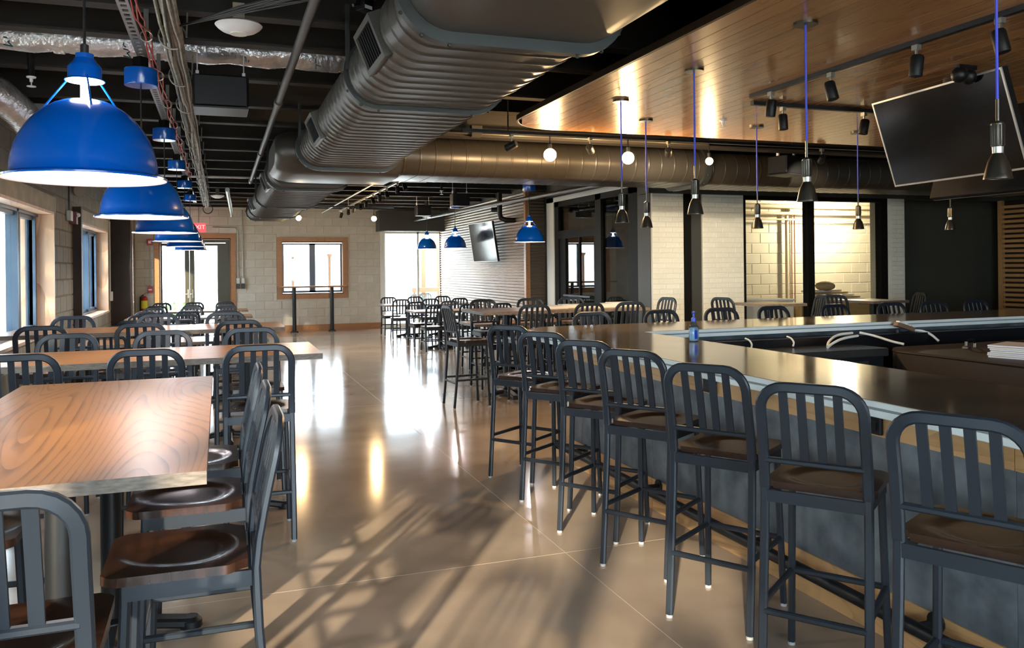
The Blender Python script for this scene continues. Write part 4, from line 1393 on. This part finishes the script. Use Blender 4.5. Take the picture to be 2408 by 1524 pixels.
speaker((0.02, 5.65, 2.54), 0, 'large black speaker hung by white clips beside the cable bundle', (0.34, 0.30, 0.20))
speaker((3.9, 16.2, 2.56), 0, 'black speaker hung before the dark soffit over the low tables', (0.30, 0.22, 0.20))
speaker((3.9, 13.5, 2.56), 0, 'black speaker hung over the low tables near the corrugated wall', (0.30, 0.22, 0.20))
speaker((5.7, 7.2, 2.45), 0.3, 'black speaker hung behind the wood ceiling over the rear stools', (0.34, 0.24, 0.19))
jb_ = thing('junction_box', 'small black junction box with a white sticker and short whip', 'junction box', (0.70, 4.1, 2.83), 0.6)
MB().bbox(-0.035, 0.035, -0.03, 0.03, -0.04, 0.04, 0.004).build('box', 'black_plastic', jb_)
MB().box(-0.028, 0.02, -0.032, -0.030, -0.035, -0.018).build('sticker', 'white_plastic', jb_)
MB().tube([(0.03, 0, 0.02), (0.1, 0.02, 0.05), (0.16, 0.03, 0.12)], 0.005, 6).tube([(-0.035, 0, -0.01), (-0.08, 0, -0.03)], 0.008, 6).build('whip', 'cable_black', jb_)
jb2 = thing('junction_box', 'square black junction box on the steel beam behind the main duct', 'junction box', (2.15, 6.9, 2.70))
MB().bbox(-0.05, 0.05, -0.03, 0.03, -0.05, 0.05, 0.004).build('box', 'duct_dark', jb2)
MB().tube([(-0.48, 0, -0.02), (-0.05, 0, -0.02)], 0.012, 8).tube([(0.05, 0, -0.02), (2.4, 0, -0.02)], 0.012, 8).build('conduit', 'duct_dark', jb2, 50)


# ================================================================== LAMPS
def dome_kit(D):
    k = D / 0.55
    R = 0.248 * k
    out = [(R + 0.012 * k, 0.0), (R + 0.012 * k, 0.006), (0.232 * k, 0.016 * k)]
    inn = []
    for i in range(11):
        a = PI / 2 * i / 10 * 0.80
        out.append((0.230 * k * math.cos(a), 0.018 * k + 0.262 * k * math.sin(a)))
    ztop = out[-1][1]
    for r, z in reversed(out[2:]):
        inn.append((r - 0.006, z - 0.004))
    a = MB().lathe(out, 40, cap=False).mesh('dome', 60)
    a.materials.append(MATS['blue_enamel'])
    b_ = MB().lathe(list(reversed(inn + [(R + 0.010 * k, -0.0005)])), 40, cap=False).mesh('inner_reflector', 60)
    b_.materials.append(MATS['shade_white'])
    zc_ = ztop + 0.072 * k
    cp_ = MB().lathe([(0.064 * k, zc_), (0.060 * k, zc_ + 0.006 * k), (0.054 * k, zc_ + 0.008 * k), (0.054 * k, zc_ + 0.045 * k), (0.047 * k, zc_ + 0.056 * k), (0.036 * k, zc_ + 0.066 * k), (0.034 * k, zc_ + 0.074 * k), (0.029 * k, zc_ + 0.078 * k), (0.029 * k, zc_ + 0.093 * k), (0.012 * k, zc_ + 0.094 * k)], 24).mesh('socket_cap', 40)
    cp_.materials.append(MATS['blue_enamel'])
    rim = MB().lathe([(0.060 * k, zc_ - 0.001), (0.02 * k, zc_ - 0.001)], 24, cap=False).mesh('cap_reflector')
    rim.materials.append(MATS['bulb_white'])
    tb_ = MB().lathe([(0.014 * k, ztop - 0.06 * k), (0.014 * k, zc_)], 14).mesh('glow_tube', 50)
    tb_.materials.append(MATS['bulb_white'])
    ss = MB()
    for i in range(3):
        t = 2 * PI * i / 3 + 0.5
        ss.tube([(0.15 * k * math.cos(t), 0.15 * k * math.sin(t), ztop - 0.032 * k), (0.052 * k * math.cos(t), 0.052 * k * math.sin(t), zc_ + 0.012 * k)], 0.0035 * k, 6)
    ss = ss.mesh('strut', 50)
    ss.materials.append(MATS['blue_enamel'])
    bl_ = MB().sphere((0, 0, ztop - 0.12 * k), 0.04 * k, 14).mesh('bulb', 60)
    bl_.materials.append(MATS['bulb_white'])
    return [('dome', a), ('inner_reflector', b_), ('socket_cap', cp_), ('cap_reflector', rim), ('glow_tube', tb_), ('strut', ss), ('bulb', bl_)], zc_ + 0.094 * k, ztop


def blue_pendant(kit, x, y, z, zr, label, energy, top=2.77):
    parts, zt, ztop = kit
    t = thing('pendant_lamp', label, 'pendant lamp', (x, y, z), random.uniform(0, 6), 'blue dome pendant lamps')
    for n_, me in parts:
        link(me, n_, None, t)
    MB().lathe([(0.014, zt), (0.014, zt + 0.03), (0.006, zt + 0.035)], 12).tube([(0, 0, zt), (0, 0, zr - z + 0.02)], 0.005, 6).build('cord', 'cable_black', t, 40)
    if zr < top - 0.01:
        MB().lathe([(0.09, zr - z), (0.092, zr - z + 0.004), (0.092, zr - z + 0.095), (0.086, zr - z + 0.10)], 24).build('canopy', 'blue_enamel', t, 40)
        MB().box(-0.03, 0.03, -0.03, 0.03, zr - z + 0.10, top - z).build('junction_block', 'black_plastic', t)
    plight('pendant_light', (0, 0, ztop - 0.17), energy, (1.0, 0.90, 0.84), t, 0.04)
    return t


BIG = dome_kit(0.55)
SMALL = dome_kit(0.48)
for i, y in enumerate((3.14, 5.32, 7.50, 9.66, 11.8, 13.95)):
    blue_pendant(BIG, -0.43, y, 1.815, 2.60, '%s glossy blue dome pendant from the bar end in the window row' % ORD[i], 20)
for i, (x, y, z) in enumerate(((4.2, 17.1, 1.90), (4.08, 14.45, 1.85), (4.2, 10.95, 1.85))):
    blue_pendant(SMALL, x, y, z, 2.58, 'blue dome pendant over the %s low table by the corrugated wall' % ('first', 'second', 'third')[i], 20, 3.25)


def iron_pendant(x, y, label):
    t = thing('bar_pendant', label, 'pendant lamp', (x, y, 0), 0, 'small iron pendants over the bar')
    MB().lathe([(0.055, WZ - 0.012), (0.055, WZ)], 24).build('canopy', 'pendant_iron', t, 40)
    MB().tube([(0, 0, 2.02), (0, 0, WZ - 0.01)], 0.005, 6).build('cord', 'blue_cord', t, 50)
    MB().lathe([(0.006, 2.06), (0.006, 1.98)], 8).lathe([(0.0185, 1.895), (0.021, 1.90), (0.021, 1.975), (0.015, 1.98), (0.006, 1.985)], 18).build('socket', 'pendant_iron', t, 40)
    q = MB()
    for k in range(12):
        a = 2 * PI * k / 12
        q.tube([(0.021 * math.cos(a), 0.021 * math.sin(a), 1.90), (0.021 * math.cos(a), 0.021 * math.sin(a), 1.97)], 0.0025, 4)
    q.build('knurling', 'pendant_iron', t)
    MB().lathe([(0.017, 1.87), (0.018, 1.895)], 16).build('collar', 'pendant_collar', t, 40)
    MB().lathe([(0.017, 1.873), (0.022, 1.865), (0.032, 1.845), (0.040, 1.815), (0.044, 1.795), (0.046, 1.788), (0.046, 1.784), (0.042, 1.786), (0.036, 1.812), (0.02, 1.85)], 24, cap=False).build('shade', 'pendant_iron', t, 50)
    MB().lathe([(0.038, 1.792), (0.03, 1.787), (0.001, 1.785)], 18).build('lamp_face', 'lens_off', t, 40)
    return t


for i, y in enumerate((4.87, 3.98, 3.05, 2.08)):
    iron_pendant(2.53, y, '%s iron pendant on blue cord over the front counter from its corner' % ORD[i])
for i, x in enumerate((3.05, 4.05, 5.06, 6.08, 7.1)):
    iron_pendant(x, 5.47, '%s iron pendant on blue cord over the rear counter from its corner' % ORD[i])


def head_kit():
    a = MB().lathe([(0.030, -0.055), (0.032, -0.05), (0.032, 0.04), (0.026, 0.05), (0.001, 0.052)], 18).mesh('barrel', 40)
    a.materials.append(MATS['black_plastic'])
    b_ = MB().lathe([(0.026, -0.052), (0.001, -0.052)], 16, cap=False).mesh('lens')
    b_.materials.append(MATS['spot_lens'])
    c = MB().lathe([(0.026, -0.052), (0.001, -0.052)], 16, cap=False).mesh('lens')
    c.materials.append(MATS['lens_off'])
    return a, b_, c


HEAD_ = head_kit()


def track_head(x, y, ztrack, tilt, az, lit, label, group, energy=0, drop=0.07, spot=55):
    t = thing('track_spotlight', label, 'spotlight', (x, y, ztrack), 0, group)
    MB().box(-0.014, 0.014, -0.018, 0.018, -0.025, 0).box(-0.005, 0.005, -0.005, 0.005, -drop, -0.025).build('stem', 'galv', t)
    h = link(HEAD_[0], 'barrel', None, t)
    h.location = (0, 0, -drop - 0.03)
    h.rotation_euler = (math.radians(tilt), 0, math.radians(az))
    l = link(HEAD_[1] if lit else HEAD_[2], 'lens', None, h)
    if energy:
        e = plight('spot_light', (0, 0, -0.06), energy, (1.0, 0.84, 0.60), h, 0.02, spot)
    return t


# track on the wood ceiling
tk = thing('light_track', 'black light track on the wood ceiling over the bar', 'light track', (0, 0, 0))
MB().box(3.24, 3.275, 1.2, 4.45, WZ - 0.025, WZ).build('track', 'iron', tk)
tk = thing('light_track', 'black cross track on the wood ceiling behind the lengthwise track', 'light track', (0, 0, 0))
MB().box(3.4, 6.0, 4.62, 4.655, WZ - 0.025, WZ).build('track', 'iron', tk)
TG = 'black track spotlights on the wood ceiling'
for i, (y, tl, az) in enumerate(((4.25, 8, 40), (3.72, 14, -160), (3.12, 6, 60), (2.66, 12, -150))):
    track_head(3.257, y, WZ - 0.025, tl, az, i % 2 == 0, '%s spotlight along the lengthwise track on the wood ceiling, counting from the rear' % ORD[i], TG, 14 if i % 2 == 0 else 0)
for i, (x, tl, az) in enumerate(((3.65, 6, 170), (4.35, 12, 80))):
    track_head(x, 4.637, WZ - 0.025, tl, az, i == 1, '%s spotlight on the cross track, counting from the aisle' % ORD[i], TG, 14 if i else 0)
# track in front of the cross duct with globe bulbs
tk = thing('light_track', 'black light track between the wood ceiling and the cross duct', 'light track', (0, 0, 0))
MB().box(1.9, 8.6, 6.46, 6.49, 2.62, 2.645).build('track', 'iron', tk)
MB().tube([(2.3, 6.475, 2.645), (2.3, 6.475, 2.9)], 0.006, 6).tube([(5.2, 6.475, 2.645), (5.2, 6.475, 2.9)], 0.006, 6).tube([(8.2, 6.475, 2.645), (8.2, 6.475, 2.9)], 0.006, 6).build('rod', 'flange_metal', tk)
for i, (x, tl, az) in enumerate(((2.33, 70, 40), (3.06, 72, -38), (3.84, 72, -30), (5.55, 70, -25))):
    track_head(x, 6.475, 2.62, tl, az, False, '%s spotlight on the track before the cross duct, counting from the aisle' % ORD[i], 'spotlights before the cross duct', 0 if i == 0 else 110, spot=60)


def globe(x, y, z, ztop, label, energy, r=0.05, m_='bulb_warm'):
    t = thing('globe_bulb', label, 'bulb', (x, y, z), 0, 'lit warm globe bulbs')
    MB().sphere((0, 0, 0), r, 18).build('glass_globe', m_, t, 60)
    MB().lathe([(0.018, r * 0.92), (0.018, r + 0.04), (0.005, r + 0.05)], 12).tube([(0, 0, r + 0.04), (0, 0, ztop - z)], 0.005, 6).build('socket', 'iron', t, 40)
    plight('globe_light', (0, 0, -r - 0.03), energy, (1.0, 0.66, 0.32), t, 0.04)
    return t


for i, x in enumerate((2.68, 3.43, 4.27)):
    globe(x, 6.475, 2.455, 2.62, '%s lit globe bulb before the cross duct, counting from the aisle' % ORD[i], 45 if i < 2 else 14, 0.055 if i < 2 else 0.035, 'bulb_warm' if i < 2 else 'bulb_dim')
tk = thing('light_track', 'black light track under the joists before the far wall', 'light track', (0, 0, 0))
MB().box(1.27, 3.2, 15.66, 15.69, 2.66, 2.685).tube([(1.3, 15.675, 2.685), (1.3, 15.675, 2.9)], 0.006, 6).tube([(3.0, 15.675, 2.685), (3.0, 15.675, 2.9)], 0.006, 6).build('track', 'iron', tk)
globe(1.40, 15.675, 2.45, 2.66, 'lit globe bulb hung over the end of the main duct', 26)
globe(2.81, 15.675, 2.45, 2.66, 'lit globe bulb hung beside the dark soffit', 26)
tk = thing('light_track', 'pale light track with many spots under the far joists', 'light track', (0, 0, 0))
MB().box(2.43, 2.46, 11.0, 17.8, 2.73, 2.755).tube([(2.445, 11.5, 2.755), (2.445, 11.5, 2.9)], 0.006, 6).tube([(2.445, 16.5, 2.755), (2.445, 16.5, 2.9)], 0.006, 6).build('track', 'galv', tk)
for i, (y, lit) in enumerate(((11.2, 0), (11.7, 1), (12.5, 0), (13.1, 1), (13.7, 0), (14.4, 1), (15.0, 1), (15.8, 0), (16.5, 1), (17.5, 0))):
    track_head(2.445, y, 2.73, 32 if i % 2 else 26, (200, 20)[i % 2] if not lit else (170, -10)[i % 2], bool(lit), '%s spotlight on the pale far track, counting from the bar' % ORD[i], 'spotlights on the far track', 30 if lit else 0, spot=80)

# ================================================================== SCREENS
def tv(label, c, wd, hg_, yaw, tilt, post=None):
    n_ = Vector((math.cos(yaw) * math.cos(tilt), math.sin(yaw) * math.cos(tilt), math.sin(tilt)))
    r_ = Vector((-math.sin(yaw), math.cos(yaw), 0))
    u_ = n_.cross(r_)
    t = thing('television', label, 'television', c)
    mm = Matrix((r_, u_, n_)).transposed().to_4x4()
    mm.translation = c
    t.matrix_world = mm
    MB().bbox(-wd / 2, wd / 2, -hg_ / 2, hg_ / 2, -0.045, -0.002, 0.006).build('housing', 'black_plastic', t)
    e = 0.011
    q = MB().box(-wd / 2, wd / 2, hg_ / 2 - e, hg_ / 2, -0.004, 0.004).box(-wd / 2, wd / 2, -hg_ / 2, -hg_ / 2 + e, -0.004, 0.004).box(-wd / 2, -wd / 2 + e, -hg_ / 2 + e, hg_ / 2 - e, -0.004, 0.004).box(wd / 2 - e, wd / 2, -hg_ / 2 + e, hg_ / 2 - e, -0.004, 0.004)
    q.build('bezel', 'bezel', t)
    MB().box(-wd / 2 + e, wd / 2 - e, -hg_ / 2 + e, hg_ / 2 - e, -0.004, 0.001).build('screen_panel', 'screen', t)
    MB().box(-0.15, 0.15, -0.12, 0.12, -0.09, -0.045).build('mount_plate', 'black_plastic', t)
    if post:
        inv = mm.inverted()
        a, b_ = inv @ Vector(post[0]), inv @ Vector(post[1])
        MB().tube([a, b_], 0.025, 10).build('mount_pole', 'black_plastic', t, 50)
        MB().tube([b_ + (a - b_).normalized() * 0.02, b_], 0.07, 14).build('ceiling_plate', 'black_plastic', t, 50)
    return t


tv('black flat television tilted down from the wood ceiling over the bar', Vector((4.126, 3.76, 2.28)), 1.02, 0.576, 3.062, -0.313, ((4.22, 3.75, 2.30), (4.22, 3.75, 2.60)))
tv('second black television back to back behind the tilted bar television', Vector((4.62, 3.70, 2.19)), 1.02, 0.576, 0.0, -0.30, ((4.54, 3.72, 2.25), (4.54, 3.72, 2.60)))
tv('black flat television tilted out from the corrugated wall', Vector((5.02, 15.75, 2.0)), 1.28, 0.80, 3.216, -0.15, ((5.08, 15.75, 2.0), (5.29, 15.75, 2.0)))
pj_ = thing('camera_pod', 'small black ceiling camera pod on the wood ceiling above the television', 'camera pod', (3.90, 3.44, 2.545))
MB().sphere((0, 0, 0.0), 0.045, 14).build('pod', 'black_plastic', pj_, 50)
MB().sphere((0.09, 0.02, 0.0), 0.045, 14).build('pod', 'black_plastic', pj_, 50)
MB().box(-0.02, 0.11, -0.02, 0.02, 0.03, 0.055).build('bracket', 'black_plastic', pj_)

# ================================================================== WALL FITTINGS
ex = thing('exit_sign', 'red lit exit sign hung over the double door', 'exit sign', (-0.43, 19.7, 2.36))
MB().bbox(-0.15, 0.15, -0.02, 0.02, 0, 0.20, 0.008).build('housing', 'exit_red', ex)
text('EXIT', ex, (0, -0.0215, 0.10), (PI / 2, 0, 0), 0.135, 'exit_letter')
MB().tube([(0, 0, 0.2), (0, 0, 0.89)], 0.01, 8).build('stem', 'galv', ex)
fe = thing('fire_extinguisher', 'red fire extinguisher with a yellow label on the wall by the door', 'fire extinguisher', (-1.60, 20.10, 0.52))
MB().lathe([(0.06, 0.0), (0.068, 0.02), (0.068, 0.33), (0.05, 0.38), (0.02, 0.40)], 18).build('cylinder_body', 'red_paint', fe, 40)
MB().lathe([(0.069, 0.12), (0.069, 0.30)], 18, cap=False).build('label_wrap', 'yellow_label', fe, 60)
MB().lathe([(0.022, 0.40), (0.022, 0.44)], 12).tube([(0, 0, 0.44), (0.03, -0.02, 0.47), (0.09, -0.03, 0.46)], 0.010, 6).build('valve', 'galv', fe, 40)
MB().tube([(-0.02, 0, 0.43), (-0.08, 0, 0.38), (-0.085, 0, 0.2), (-0.08, 0, 0.06)], 0.011, 8).build('hose', 'black_plastic', fe, 50)
MB().box(-0.03, 0.03, 0.06, 0.1, 0.1, 0.35).build('bracket', 'iron', fe)
ps = thing('pull_station', 'red fire alarm pull station with conduit beside the door casing', 'alarm', (-1.48, WY - 0.008, 1.06))
MB().bbox(-0.05, 0.05, -0.06, 0, -0.07, 0.07, 0.006).build('box', 'red_paint', ps)
MB().box(-0.035, 0.035, -0.066, -0.06, -0.01, 0.015).build('handle', 'white_plastic', ps)
MB().tube([(0, -0.03, 0.07), (0, -0.03, 1.02)], 0.011, 8).build('conduit', 'galv', ps, 50)
hs = thing('strobe_horn', 'red alarm strobe above the pull station conduit', 'alarm', (-1.48, WY - 0.008, 2.14))
MB().bbox(-0.06, 0.06, -0.06, 0, -0.07, 0.07, 0.006).build('box', 'red_paint', hs)
MB().box(-0.03, 0.03, -0.07, -0.06, -0.03, 0.03).build('lens', 'white_plastic', hs)
hs = thing('strobe_horn', 'dark red alarm strobe with grey box on the window wall', 'alarm', (WX + 0.01, 11.72, 2.20))
MB().bbox(0.0, 0.08, -0.07, 0.07, -0.10, 0.06, 0.006).build('box', 'dark_red', hs)
MB().sphere((0.09, 0.0, 0.02), 0.03, 10).build('lens', 'white_plastic', hs, 50)
MB().bbox(0.0, 0.05, -0.30, -0.10, -0.07, 0.06, 0.006).build('back_box', 'galv', hs)
MB().tube([(0.02, -0.2, 0.06), (0.02, -0.2, 0.62)], 0.010, 8).build('conduit', 'flange_metal', hs, 50)
rs = thing('round_wall_light', 'round peach coloured floodlight on the window wall', 'wall light', (WX + 0.01, 12.0, 2.56))
MB().tube([(0, 0, 0), (0.06, -0.02, 0)], 0.03, 10).build('arm', 'galv', rs)
MB().tube([(0.05, -0.03, 0), (0.075, -0.06, -0.005)], 0.075, 18).build('face', 'pipe_tan', rs, 40)
sr = thing('surface_raceway', 'pale surface raceway with outlet box beside the dark pilaster', 'raceway', (WX + 0.01, 15.62, 0))
MB().box(0, 0.02, -0.012, 0.012, 1.14, 2.35).build('channel', 'light_post', sr)
MB().bbox(0, 0.05, -0.05, 0.05, 0.98, 1.14, 0.006).build('box', 'light_post', sr)
for i, (x, lab) in enumerate(((0.41, 'steel conduit with a grey box nearer the door casing on the end wall'), (0.52, 'steel conduit with a grey box farther from the door casing'))):
    cn = thing('wall_conduit', lab, 'conduit', (x, WY - 0.008, 0))
    pth = [(0, -0.02, 1.30), (0, -0.02, 2.9)] if i else [(0, -0.02, 1.30), (0, -0.02, 2.42), (-0.05, -0.02, 2.48), (-0.55, -0.02, 2.49)]
    MB().tube(pth, 0.012, 8).build('conduit', 'galv', cn, 50)
    MB().bbox(-0.04, 0.04, -0.05, 0, 1.17, 1.30, 0.006).build('box', 'galv', cn)
    MB().bbox(-0.04, 0.04, -0.07, 0, 1.05, 1.165, 0.006).build('cover', 'flange_metal', cn)

# ================================================================== OUTSIDE
struct(MB().box(-60, 60, WY + 0.26, 70, -0.25, -0.06).build('ground_patio', 'patio'))
struct(MB().box(-60, WX - 0.36, BY - 0.2, WY + 0.26, -0.4, -0.2).build('ground_lawn', 'patio'))
for i, x in enumerate((1.72, 2.62)):
    p = thing('porch_post', 'dark porch post with flared cap outside the far window, %s mullion' % ('door side of its', 'soffit side of its')[i], 'post', (x, 21.0, -0.06))
    MB().box(-0.03, 0.03, -0.03, 0.03, 0, 1.84).build('shaft', 'patio_wood', p)
    MB().lathe([(0.04, 1.84), (0.085, 1.90), (0.085, 1.93)], 8).build('cap', 'patio_wood', p)
for i, x in enumerate((5.40, 5.86)):
    p = thing('porch_post', 'pale timber porch post outside the glazed opening, %s' % ('door side', 'corrugated wall side')[i], 'post', (x, 22.5, -0.06))
    MB().box(-0.06, 0.06, -0.06, 0.06, 0, 2.6).build('shaft', 'patio_wood', p)
rl = thing('porch_bench', 'red brown porch bench rail between the timber posts', 'bench', (5.5, 22.2, -0.06))
MB().box(-0.5, 0.45, -0.1, 0.1, 0.88, 1.0).build('rail', 'patio_wood', rl)
MB().box(-0.45, -0.4, -0.04, 0.04, 0, 0.88).box(0.35, 0.4, -0.04, 0.04, 0, 0.88).build('leg', 'patio_wood', rl)
for i, (x, y, f) in enumerate(((5.0, 21.3, 180), (5.42, 21.95, 170), (5.72, 21.25, 185))):
    t = place('chair', x, y, f, '%s patio chair outside the glazed opening, counting from the door' % ORD[i], 'patio chairs outside the glazed opening', name='patio_chair', material='patio_chair')
    t.location.z = -0.06


def shrub(name, label, loc, r, h, n, cat='shrub', trunk=0.0):
    t = thing(name, label, cat, loc)
    q = MB()
    for i in range(n):
        a, e = random.uniform(0, 2 * PI), random.uniform(0, 1)
        rr = r * random.random() ** 0.4
        p = Vector((rr * math.cos(a) * math.cos(e), rr * math.sin(a) * math.cos(e), trunk + h * random.random()))
        s = 0.05 if not trunk else 0.11
        d1 = Vector((random.uniform(-1, 1), random.uniform(-1, 1), random.uniform(-1, 1))).normalized() * s
        d2 = d1.cross(Vector((random.uniform(-1, 1), random.uniform(-1, 1), 1))).normalized() * s * 0.5
        q.add([p - d1, p + d2, p + d1, p - d2], [(0, 1, 2, 3)])
    o = q.build('foliage', 'leaf', t)
    o['kind'] = 'stuff'
    MB().tube([(0, 0, 0), (0.03, 0.02, (trunk + h) * 0.5), (0, 0, trunk + h * 0.8)], 0.015 if not trunk else 0.12, 8).build('stem', 'bark', t, 50)
    return t


shrub('shrub', 'light green leafy shrub outside the double door', (-1.35, 23.5, -0.06), 0.75, 0.75, 900)

for i, y in enumerate((-0.7, 4.1, 9.0)):  # unseen trees added to keep direct sun off the window wall
    shrub('sun_blocking_tree', 'added leafy sun-blocking tree outside the %s window from the front glazing' % ORD[i + 1], (-5.2, y, -0.2), 1.9, 2.6, 2600, 'tree', trunk=1.6)
